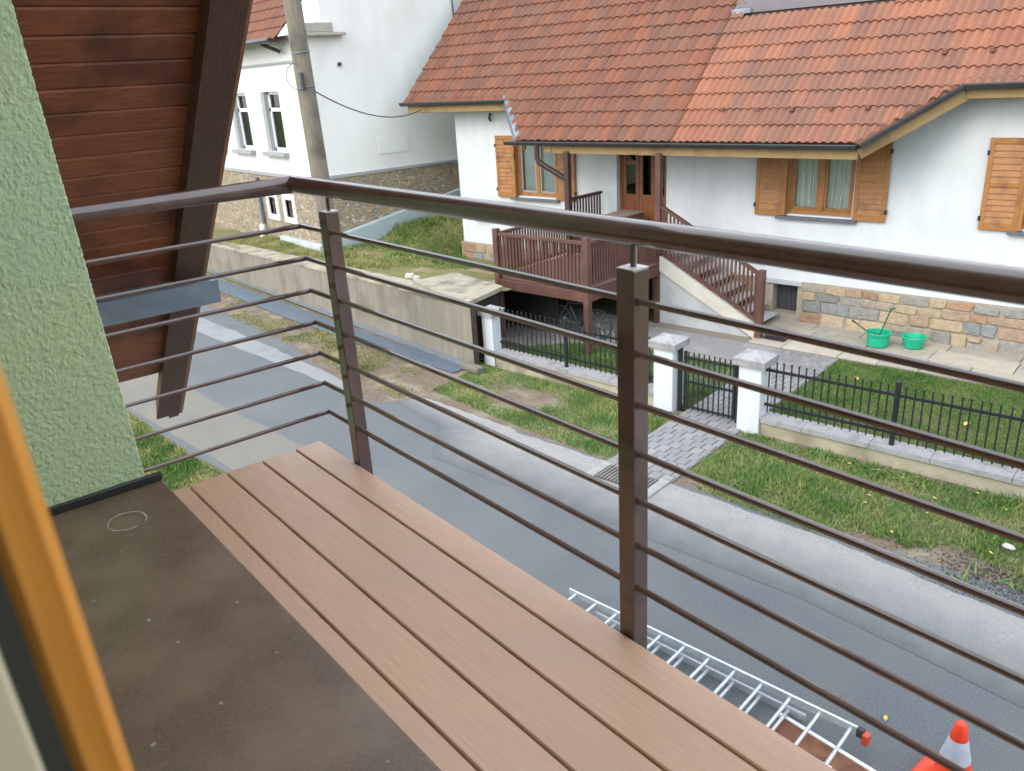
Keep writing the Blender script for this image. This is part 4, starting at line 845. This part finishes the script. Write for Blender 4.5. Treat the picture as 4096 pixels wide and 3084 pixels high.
def fence(p, q, posts, label, sp=.112):
    t = thing('iron_fence', ((p[0]+q[0])/2, (p[1]+q[1])/2, 0), label, 'fence', H=True, group='black picket fences on the low wall')
    P_, Q_ = Vector((*p, 0)), Vector((*q, 0)); d = (Q_-P_); L_ = d.length; d.normalize()
    for z in (.46, 1.02): MB().beam(P_+Vector((0, 0, z)), Q_+Vector((0, 0, z)), .03, .04).obj('rail', ironm, t)
    n = int(L_/sp); pm = None; og = ORG[t.name]
    for i in range(n):
        c_ = P_+d*((i+.5)*L_/n)
        if any(abs(c_.x-x) < .05 for x in posts): continue
        if pm is None: pm = MB().box(-.0095, .0095, -.0095, .0095, .345, 1.16, .003).box(-.013, .013, -.013, .013, 1.155, 1.172).mesh('picket', ironm)
        o = link('picket', pm, t); o.location = (c_.x-og[0], c_.y-og[1]-.026, random.uniform(-.004, .004)); o.rotation_euler = (0, random.uniform(-.008, .008), 0)
    for x in posts:
        c_ = P_+(Q_-P_)*((x-p[0])/(q[0]-p[0]))
        MB().tube([(c_.x, c_.y-.01, .26), (c_.x, c_.y-.01, 1.2)], .038, 12).lathe(c_.x, c_.y-.01, [(.042, 1.19), (.042, 1.22), (.02, 1.24), (0, 1.245)], 12).obj('post', ironm, t)
    return t
fence((P1[0]+.24, P1[1]-.03), (P2[0]-.18, P2[1]), [-8.75], 'black iron picket fence between the two left white pillars')
fence((P3[0]+.18, P3[1]), (3.2, 10.95), [-2.98, -.9, 1.2], 'black iron picket fence on the low wall right of the gate')
def lowwall(p, q, label, cuts):
    t = thing('low_wall', (*p, 0), label, 'wall', H=True, group='low walls under the iron fence')
    P_, Q_ = Vector((*p, 0)), Vector((*q, 0)); MB().beam(P_+Vector((0, 0, .06)), Q_+Vector((0, 0, .06)), .24, .3).obj('footing', cream, t)
    us = [0]+cuts+[1]
    for a, b_ in zip(us[:-1], us[1:]):
        A_ = P_.lerp(Q_, a); B_ = P_.lerp(Q_, b_); dd = (B_-A_).normalized()*.004
        MB().beam(A_+dd+Vector((0, 0, .245+random.uniform(-.004, .004))), B_-dd+Vector((0, 0, .245+random.uniform(-.004, .004))), .32, .075).obj('coping_stone', capst, t)
lowwall((P1[0]+.19, P1[1]-.02), (P2[0]-.19, P2[1]), 'low cream wall with stone coping left of the gate', [.25, .5, .75])
lowwall((P3[0]+.19, P3[1]), (3.2, 10.95), 'low cream wall with stone coping right of the gate', [.08, .2, .3, .42, .55, .7, .85])
gt = thing('iron_gate', (-5.85, 10.97, 0), 'closed black iron garden gate between two white pillars', 'gate', H=True)
g0, g1, gv = -6.27, -5.36, 10.97
MB().box(g0, g0+.045, gv-.022, gv+.022, .06, 1.06, .004).box(g1-.045, g1, gv-.022, gv+.022, .06, 1.06, .004).obj('stile', ironm, gt)
for z in (.08, .52, .93): MB().box(g0+.045, g1-.045, gv-.016, gv+.016, z, z+.04, .003).obj('rail', ironm, gt)
for i in range(9):
    u = g0+.09+i*(g1-g0-.18)/8; MB().box(u-.009, u+.009, gv-.028, gv-.01, .06, 1.06+.03*(i % 1)).obj('picket', ironm, gt)
for u in (g0-.07, g1+.05): MB().box(u-.03, u+.03, gv-.03, gv+.03, 0, 1.1, .005).obj('gate_post', ironm, gt)
for z in (.25, .85): MB().tube([(g0-.06, gv, z), (g0+.01, gv, z)], .014, 6).obj('hinge', ironm, gt)
MB().box(g1-.02, g1+.05, gv-.03, gv+.03, .84, .9).obj('latch', ironm, gt)
# drain grate at the road edge, with its two pale kerb stones
dg = thing('drain_grate', (-5.7, 8.4, 0), 'dark iron drain grate in the road edge before the gate path', 'drain grate', H=True)
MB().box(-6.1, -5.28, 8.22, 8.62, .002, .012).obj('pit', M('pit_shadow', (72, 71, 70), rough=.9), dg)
for i in range(14): MB().box(-6.08+i*.057, -6.045+i*.057, 8.23, 8.61, .01, .03).obj('grate_bar', M('grate_iron', (112, 110, 107), (96, 94, 92), rough=.7), dg)
solo(MB().box(-6.24, -6.1, 8.12, 8.66, -.02, .035, .006), 'kerb_stone', M('pale_kerb', (152, 151, 149), (138, 137, 135), scale=9, rough=.85), (-6.17, 8.4, 0), 'pale kerb stone on the left side of the drain grate', 'kerb stone', H=True)
solo(MB().box(-5.28, -5.14, 8.12, 8.66, -.02, .035, .006), 'kerb_stone', M('pale_kerb', (206, 204, 200)), (-5.2, 8.4, 0), 'pale kerb stone on the right side of the drain grate', 'kerb stone', H=True)
# ================================================================== GARDEN TUBS
def tub(u, v, r0, r1, h, label):
    t = thing('plastic_tub', (u, v, .06), label, 'tub', H=True, group='green tubs on the terrace')
    MB().lathe(u, v, [(0, .065), (r0, .065), (r0+.02, .08), (r1*.97, .06+h*.72), (r1, .06+h*.74), (r1+.012, .06+h*.99), (r1+.004, .06+h), (r1-.012, .06+h*.985), (r0, .1), (0, .095)], 28).obj('body', greenpl, t, smooth=True)
    MB().tube([(u+math.cos(a)*(r1+.01), v+math.sin(a)*(r1+.01), .06+h) for a in np.linspace(0, 2*math.pi, 29)], .011, 6, cap=False).obj('rim', greenpl, t, smooth=True)
    return t
tub(-4.75, 15.68, .17, .215, .28, 'larger green plastic tub with handles of tools standing in it')
tub(-4.17, 15.92, .15, .205, .22, 'smaller empty green plastic tub near the stone wall')
tl = thing('hand_shovel', (-4.75, 15.7, .1), 'dark green handled tool leaning in the larger green tub', 'tool', H=True)
MB().tube([(-4.78, 15.7, .12), (-4.62, 15.86, .78)], .014, 6).tube([(-4.66, 15.84, .78), (-4.54, 15.88, .79)], .013, 6).obj('handle', darkgreen, tl)
MB().box(-4.84, -4.72, 15.66, 15.7, .1, .3, .01).obj('blade', gutm, tl)
tl = thing('broom_stick', (-5.1, 15.5, .1), 'dark green stick lying out over the left rim of the tub', 'tool', H=True)
MB().tube([(-4.72, 15.7, .16), (-5.18, 15.54, .52)], .015, 6).obj('stick', darkgreen, tl); MB().tube([(-5.16, 15.545, .5), (-5.22, 15.525, .55)], .02, 6).obj('grip', cable, tl)
for (u, v, w_, lb) in ((-6.65, 15.5, .42, 'dark flat iron boot scraper nearest the cellar door'), (-6.55, 15.05, .46, 'dark flat iron boot scraper nearest the stair foot')):
    t = thing('boot_scraper', (u, v, .06), lb, 'boot scraper', H=True); MB().box(u-w_/2, u+w_/2, v-.09, v+.09, .066, .09, .006).obj('plate', ironm, t); MB().box(u-w_/2+.03, u+w_/2-.03, v-.012, v+.012, .09, .14, .004).obj('blade', ironm, t)

# ================================================================== POLE AND CABLE
upo = thing('utility_pole', (-13.95, 6.9, 0), 'grey weathered wooden utility pole on the far roadside', 'utility pole')
MB().tube([(-13.95, 6.93, -.1), (-13.95, 6.88, 3), (-13.97, 6.82, 6), (-13.98, 6.76, 9)], [.17, .165, .155, .145], 14).obj('pole', polewood, upo, smooth=True)
MB().box(-13.82, -13.74, 6.66, 6.72, 5.32, 5.62, .008).obj('bracket', gutm, upo)
for z in (5.38, 5.95): MB().tube([(-13.96+math.cos(a)*.162, 6.83+math.sin(a)*.162, z+.02*math.sin(a)) for a in np.linspace(0, 2*math.pi, 17)], .008, 5, cap=False).obj('strap', zinc, upo)
lp = MB().tube([(-13.800, 6.660, 5.340), (-13.866, 6.638, 5.346), (-13.929, 6.617, 5.362), (-13.985, 6.598, 5.388), (-14.033, 6.582, 5.423), (-14.070, 6.570, 5.465), (-14.094, 6.563, 5.511), (-14.105, 6.560, 5.560), (-14.102, 6.563, 5.609), (-14.084, 6.570, 5.655), (-14.055, 6.582, 5.697), (-14.014, 6.598, 5.732), (-13.964, 6.617, 5.758), (-13.909, 6.638, 5.774), (-13.850, 6.660, 5.780)], .006, 5); lp.obj('cable_loop', cable, upo)
A_ = Vector((-13.8, 6.72, 5.42)); B_ = Vector((*toW(-17.5, 15.95), 4.6)); pts = []
for i in range(25):
    t = i/24; p = A_.lerp(B_, t); p.z -= .55*4*t*(1-t)*.62; pts.append(p)
solo(MB().tube([tuple(p) for p in pts], .013, 5), 'service_cable', cable, tuple(A_), 'black service cable sagging from the pole to the house eave', 'cable')

# ================================================================== LADDER, BOARD, CONE ON THE ROAD
ld = thing('aluminium_ladder', (-4, 5.0, 0), 'aluminium extension ladder lying on the road below the balcony', 'ladder')
def lpos(s, side, z):           # s along the ladder
    a = Vector((-5.42, 4.9, z)); b_ = Vector((-2.36, 5.29, z)); p = a.lerp(b_, s); d = (b_-a).normalized(); nrm = Vector((-d.y, d.x, 0)); return p-nrm*side
for sd_, z in ((0, .17), (.54, .17), (.03, .06), (.51, .06)):
    s0, s1 = ((0, 1) if z > .1 else (.12, .86)); MB().beam(lpos(s0, sd_, z), lpos(s1, sd_, z), .024, .07).obj('stile', alum, ld)
for k in range(12):
    s = .03+k*.0865; MB().tube([lpos(s, -.005, .17), lpos(s, .545, .17)], .0165, 8).obj('rung', alum, ld)
    if .14 < s < .84: MB().tube([lpos(s+.002, .035, .06), lpos(s+.002, .505, .06)], .0165, 8).obj('rung', alum, ld)
e_ = lpos(1.0, 0, .17); MB().box(e_.x-.01, e_.x+.05, e_.y-.025, e_.y+.025, .12, .21, .006).obj('end_cap', cable, ld)
MB().box(e_.x+.05, e_.x+.1, e_.y-.05, e_.y+.02, .09, .2, .008).obj('foot', redpl, ld)
bd = thing('rusty_panel', (-2.2, 4.85, 0), 'rusty brown panel with a white edge lying on the road under the ladder', 'panel')
MB().add([(-2.95, 4.62, .03), (-1.2, 4.62, .03), (-1.2, 5.1, .03), (-2.95, 5.1, .03), (-2.95, 4.62, .0), (-1.2, 4.62, .0), (-1.2, 5.1, .0), (-2.95, 5.1, .0)], [(0, 1, 2, 3), (0, 4, 5, 1), (2, 6, 7, 3), (3, 7, 4, 0), (1, 5, 6, 2)]).obj('sheet', rust, bd)
MB().box(-2.99, -1.2, 5.1, 5.135, 0, .045, .004).obj('edge_strip', frwhite, bd)
cx, cy, ck = -1.65, 5.37, 1.4
cn = thing('traffic_cone', (cx, cy, 0), 'orange traffic cone with a grey reflective band standing on the road', 'traffic cone')
MB().lathe(cx, cy, [(r*ck, z*ck) for r, z in ((.0, .5), (.022, .5), (.03, .49), (.046, .4), (.0458, .399))], 28).lathe(cx, cy, [(r*ck, z*ck) for r, z in ((.075, .265), (.1, .13), (.122, .07), (.155, .045), (.155, .03))], 28).obj('body', orangepl, cn, smooth=True)
MB().lathe(cx, cy, [(r*ck, z*ck) for r, z in ((.046, .4), (.0475, .398), (.0765, .266), (.075, .264))], 28).obj('reflective_band', reflect, cn, smooth=True)
MB().box(cx-.28, cx+.28, cy-.28, cy+.28, .0, .05, .015).obj('base', orangepl, cn)

# fallen leaves: small, alike
def leaf(x, y, z, s, grp, label):
    a = random.uniform(0, 6.28); ca, sa = math.cos(a)*s, math.sin(a)*s
    L_ = [(-1, 0, .0), (-.4, .38, .25), (.35, .42, .3), (1, 0, .1), (.35, -.42, .35), (-.4, -.38, .2), (0, 0, .05)]
    b = MB().add([(x+p*ca-q*sa, y+p*sa+q*ca, z+h*s*.6) for p, q, h in L_], [(0, 6, 1), (1, 6, 2), (2, 6, 3), (3, 6, 4), (4, 6, 5), (5, 6, 0)])
    solo(b, 'fallen_leaf', yleaf, (x, y, z), label, 'leaf', group=grp)
for i in range(22):
    u = random.uniform(-4.9, -.6); v = random.choice((random.uniform(8.9, 10.6), random.uniform(9.7, 10.6))); x, y = toW(u, v); leaf(x, y, .07, random.uniform(.018, .034), 'fallen leaves on the verge', 'small yellow fallen leaf on the grass verge right of the path')
x, y = toW(-4.45, 13.75); leaf(x, y, .06, .075, None, 'large yellow leaf on the lawn below the larger green tub')
x, y = toW(-2.45, 12.75); leaf(x, y, .06, .085, None, 'long yellow leaf on the lawn at the right behind the fence')
for (X, Y, lb) in ((-2.35, 5.75, 'dry pale leaf on the asphalt right of the ladder end'), (-2.62, 5.42, 'dry pale leaf on the asphalt at the ladder end')): leaf(X, Y, .012, .04, None, lb)
x, y = toW(-1.2, 9.45); solo(MB().box(x-.07, x+.07, y-.04, y+.04, .03, .1, .03), 'stone', whitestone, (x, y, 0), 'white stone lying in the verge soil at the right', 'stone')
# loose dark gravel by the verge, right
gb = MB()
for i in range(2600):
    u = random.gauss(-.95, .45); v = random.gauss(8.75, .3)
    if v < 8.3: continue
    x, y = toW(u, v); s = random.uniform(.005, .014); gb.add([(x-s, y, 0), (x, y-s, 0), (x+s, y, 0), (x, y+s, 0), (x+random.uniform(-.5, .5)*s, y, s*random.uniform(.6, 1.2))], [(0, 1, 4), (1, 2, 4), (2, 3, 4), (3, 0, 4)])
solo(gb, 'gravel', gravelm, (0, 0, 0), 'loose dark gravel on the verge at the lower right', 'gravel', kind='stuff')

# ================================================================== OWN HOUSE: green wall, sill, soffit
own = thing('green_house', (-3.5, .4, 0), 'green rendered house wall and brown wooden eave beside the balcony', 'house')
RX, YO, SZ = -2.835, .575, 4.12
b = MB()
nz_, ny_ = 560, 150                    # plaster of the window reveal with real unevenness
zz = np.linspace(SZ-.3, 6.6, nz_); yy = np.linspace(-.1, YO, ny_)
def ogz(x): return min(6.85, 5.74+(-abs(x)+3.48)*1.08+.02)   # house top out of view, shaped low so sky light reaches the deck
def slab(poly):                       # polygon in xz, through the wall thickness
    n = len(poly); b.add([(x, -.1, z) for x, z in poly]+[(x, .49, z) for x, z in poly], [tuple(range(n)), tuple(range(n, 2*n))[::-1]]+[(i, n+i, n+(i+1) % n, (i+1) % n) for i in range(n)])
slab([(-5.0, -.1), (RX-.004, -.1), (RX-.004, ogz(RX)), (-5.0, ogz(5.0))])
slab([(2.3, -.1), (5.0, -.1), (5.0, ogz(5.0)), (2.3, ogz(2.3))])
slab([(RX-.004, SZ-.4), (2.3, SZ-.4), (2.3, SZ-.06), (RX-.004, SZ-.06)]); slab([(RX-.004, -.1), (2.3, -.1), (2.3, SZ-.4), (RX-.004, SZ-.4)])
slab([(RX-.004, 6.42), (2.3, 6.42), (2.3, ogz(2.3)), (-2.4, ogz(2.3)), (RX-.004, ogz(RX))])
for x in (-5.0, 5.0): b.add([(x, -.1, -.1), (x, -9, -.1), (x, -9, ogz(5.0)), (x, -.1, ogz(5.0))], [(0, 1, 2, 3)])
wall = b.obj('wall', greenp, own)
gy_, gz_ = np.meshgrid(yy, zz); rel = rng.normal(0, .0011, gy_.shape); gr_ = rng.normal(0, 1, (nz_//2+2, ny_//2+2)); gr_ = np.kron(gr_, np.ones((2, 2)))[:nz_, :ny_]; gr_ = (gr_+np.roll(gr_, 1, 0)+np.roll(gr_, 1, 1)+np.roll(np.roll(gr_, 1, 0), 1, 1))/4; rel = rel+gr_*.001
tz = lambda z: .562-.026*(z-4.12)
rv = MB(); rv.v = [(RX+r, y*tz(z)/YO if y > 0 else y, z) for r, y, z in zip(rel.ravel(), gy_.ravel(), gz_.ravel())]; rv.f = [(j*ny_+i, j*ny_+i+1, (j+1)*ny_+i+1, (j+1)*ny_+i) for j in range(nz_-1) for i in range(ny_-1)]
o0 = len(rv.v)
rv.v += [(RX-.008+random.uniform(-.002, .002), tz(z)+.004+random.uniform(-.0016, .0016), z) for z in zz]+[(-3.4, tz(z)+.002, z) for z in zz]
rv.f += [(j*ny_+ny_-1, o0+j, o0+j+1, (j+1)*ny_+ny_-1) for j in range(nz_-1)]+[(o0+j, o0+nz_+j, o0+nz_+j+1, o0+j+1) for j in range(nz_-1)]
rv.obj('window_reveal', greenp, own, smooth=True)
MB().add([(-5.4, .3, 3.7), (-2.5, .3, 6.83), (-2.5, -9.2, 6.83), (-5.4, -9.2, 3.7)], [(0, 1, 2, 3)]).add([(5.4, .6, 3.7), (2.5, .6, 6.83), (2.5, -9.2, 6.83), (5.4, -9.2, 3.7)], [(3, 2, 1, 0)]).add([(-2.5, .6, 6.86), (2.5, .6, 6.86), (2.5, -9.2, 6.86), (-2.5, -9.2, 6.86)], [(0, 1, 2, 3)]).obj('roof', underm, own)  # unseen roof, set low and flat to keep sky light on the deck
room = MB().add([(-3, -.1, 3.9), (3, -.1, 3.9), (3, -3.6, 3.9), (-3, -3.6, 3.9)], [(0, 1, 2, 3)]).add([(-3, -.1, 6.5), (3, -.1, 6.5), (3, -3.6, 6.5), (-3, -3.6, 6.5)], [(3, 2, 1, 0)]).add([(-3, -3.6, 3.9), (3, -3.6, 3.9), (3, -3.6, 6.5), (-3, -3.6, 6.5)], [(0, 1, 2, 3)]).add([(-3, -.1, 3.9), (-3, -3.6, 3.9), (-3, -3.6, 6.5), (-3, -.1, 6.5)], [(0, 1, 2, 3)]).add([(3, -.1, 3.9), (3, -3.6, 3.9), (3, -3.6, 6.5), (3, -.1, 6.5)], [(3, 2, 1, 0)])
room.obj('room', beige, own)
sill = MB().box(RX+.002, 2.2, -.3, .612, SZ-.045, SZ, .004).obj('window_sill', sillm, own)
MB().box(RX+.003, RX+.02, -.1, .615, SZ+.001, SZ+.03, .003).obj('sill_upstand', M('black_upstand', (38, 38, 40), (30, 30, 32), rough=.35), sill)
pts = [(-2.595+math.cos(a)*.068*(1-.02*a), .43+math.sin(a)*.06*(1-.015*a), SZ+.0012) for a in np.linspace(.9, 6.6, 40)]
b = MB()
for i in range(len(pts)-1):
    p, q = Vector(pts[i]), Vector(pts[i+1]); d = (q-p).normalized(); nn = Vector((-d.y, d.x, 0))*(.0035*(.35+.65*abs(math.sin(i*.11+.3)))); b.add([p-nn, q-nn, q+nn, p+nn], [(0, 1, 2, 3)])
b.obj('chalk_ring', chalk, sill)
spk = MB()
for i in range(26):
    x = random.uniform(-2.5, -.9); y = random.uniform(.05, .58); s = random.uniform(.0015, .006); spk.prism([(x+math.cos(t)*s*random.uniform(.7, 1.4), y+math.sin(t)*s*random.uniform(.7, 1.3)) for t in np.linspace(0, 2*math.pi, 8)[:-1]], SZ+.0005, SZ+.0013)
so = spk.obj('paint_specks', M('pale_speck', (150, 140, 128), rough=.9), sill); so['kind'] = 'stuff'
# wooden eave: soffit planks run outwards, rafter and barge board at the verge
ta = 1.08
def sz(x): return 5.74+(x+3.48)*ta
ang = math.atan(ta); ev = thing('roof_eave', (-4.4, 1.0, 4.7), 'brown stained wooden roof eave with plank soffit beside the green wall', 'roof eave')
pk = .125; k = 0
pm = {}
for i in range(-10, 23):
    x0 = -3.5-(i)*pk*math.cos(ang); x1 = x0-pk*math.cos(ang)
    if x1 < -5.40: break
    b = MB(); nrm = Vector((math.sin(ang), 0, -math.cos(ang))); t = Vector((-math.cos(ang), 0, -math.sin(ang)))
    p0 = Vector((x0, 0, sz(x0))); g = .0025
    prof = [(g, .018), (g+.006, .006), (g+.014, 0), (pk-.003, 0), (pk, .004), (pk, .02)]
    vs = [];
    for y in (YO-.15, 1.30):
        for s_, d_ in prof: q = p0+t*s_-nrm*d_; vs.append((q.x, y, q.z))
    n = len(prof); b.add(vs, [(j, j+1, n+j+1, n+j) for j in range(n-1)]); b.obj('soffit_plank', soffm, ev)
x0, x1 = -2.6, -5.40
MB().add([(x0, .3, sz(x0)+.03), (x1, .3, sz(x1)+.03), (x1, 1.5, sz(x1)+.03), (x0, 1.5, sz(x0)+.03), (x0, .3, sz(x0)+.14), (x1, .3, sz(x1)+.14), (x1, 1.5, sz(x1)+.14), (x0, 1.5, sz(x0)+.14)], [(0, 1, 2, 3), (7, 6, 5, 4), (1, 5, 6, 2), (2, 6, 7, 3)]).obj('roof_deck', underm, ev)
def slant(y0, y1, xa, xb, dlo, dhi, name, mat, cut=0.):
    c_ = MB(); v = []
    for x, e in ((xa, 0), (xb, cut)):
        for y, d_ in ((y0, dlo), (y1, dlo), (y1, dhi), (y0, dhi)): v.append((x-e*d_, y, sz(x)+d_))
    return c_.add(v, [(3, 2, 1, 0), (4, 5, 6, 7), (0, 1, 5, 4), (1, 2, 6, 5), (2, 3, 7, 6), (3, 0, 4, 7)]).obj(name, mat, ev)
slant(1.30, 1.385, -2.6, -5.62, -.17, .03, 'rafter', bargem, cut=-.6)
slant(1.388, 1.46, -2.6, -5.66, -.155, .1, 'barge_board', bargem, cut=-.6)
slant(1.462, 1.492, -2.6, -5.70, -.1, .13, 'barge_trim', M('brown_trim', (150, 104, 66), (126, 86, 56), scale=4, rough=.4, stretch=(3, 26, 3)), cut=-.6)
gb = MB(); prof = [(-.075, .0), (-.07, -.13), (.06, -.14), (.075, -.01), (.06, -.012), (.05, -.125), (-.058, -.118), (-.062, -.005)]
n = len(prof); vs = [(-4.56+a, y, 4.43+d_) for y in (.3, 1.5) for a, d_ in prof]; gb.add(vs, [(i, (i+1) % n, n+(i+1) % n, n+i) for i in range(n)]+[tuple(range(n))[::-1], tuple(range(n, 2*n))])
solo(gb, 'box_gutter', zinc, (-4.56, .9, 4.4), 'grey zinc box gutter crossing under the brown eave', 'gutter')

# ================================================================== BALCONY
DKZ = 3.98
bal = thing('balcony', (-1, 1.0, DKZ), 'balcony floor of brown deck boards with dark brown metal railing', 'balcony')
for y0, y1 in ((.60, .735), (.742, .884), (.891, 1.033), (1.040, 1.182), (1.189, 1.303)):
    MB().box(-2.998, 2.2, y0, y1, DKZ-.024, DKZ, .0035).obj('deck_board', deckm, bal)
for x in np.arange(-2.9, 2.2, .5): MB().box(x-.03, x+.03, .58, 1.29, DKZ-.085, DKZ-.026).obj('joist', steel, bal)
MB().box(-2.99, 2.2, 1.262, 1.296, DKZ-.2, DKZ-.026).obj('edge_beam', steel, bal)
PX, PY0, PY1, ZP = (-2.69, -1.225, .25, 1.72), 1.308, 1.368, 4.975
for x in PX:
    p_ = MB().box(x-.027, x+.027, PY0, PY1-.006, DKZ-.22, ZP, .003).obj('post', steel, bal)
    MB().box(x-.0255, x+.0255, PY0+.0015, PY1-.0075, ZP+.0002, ZP+.003).obj('post_cap', steelcap, p_)
    MB().tube([(x, 1.338, ZP), (x, 1.338, 5.04)], .0075, 8).obj('rail_pin', steel, p_)
CX = -2.945; RZ = 5.056
MB().tube([(CX, .50, RZ), (CX, 1.338, RZ), (2.2, 1.338, RZ)], .0228, 20).obj('handrail', steel, bal, smooth=True)
for zc in (-.349, -.437, -.527, -.618, -.709, -.80, -.89):
    z = 5.4+zc*1.42; MB().tube([(-2.905, .50, z), (-2.905, 1.322, z), (2.2, 1.322, z)], .0068, 8).obj('rod', steel, bal, smooth=True)
    for x in PX: MB().tube([(x+.027, 1.322, z), (x+.034, 1.322, z)], .011, 10).obj('rod_ferrule', steel, bal)
# open window sash close to the camera
sw = thing('window_sash', (-.42, 0, SZ), 'blurred orange wooden window sash edge at the lower left', 'window sash')
D_ = .0187
MB().box(-.47, -.42, .0125+D_, .0395+D_, SZ+.0, 6.3, .006).obj('stile', sashm, sw)
MB().box(-.47, -.421, .001+D_, .0125+D_, SZ+.0, 6.3).obj('gasket', gasket, sw)
MB().box(-.47, -.419, -.06+D_, .001+D_, SZ+.0, 6.3, .003).obj('inner_face', beige, sw)
sw.rotation_euler = (.019, 0, 0)
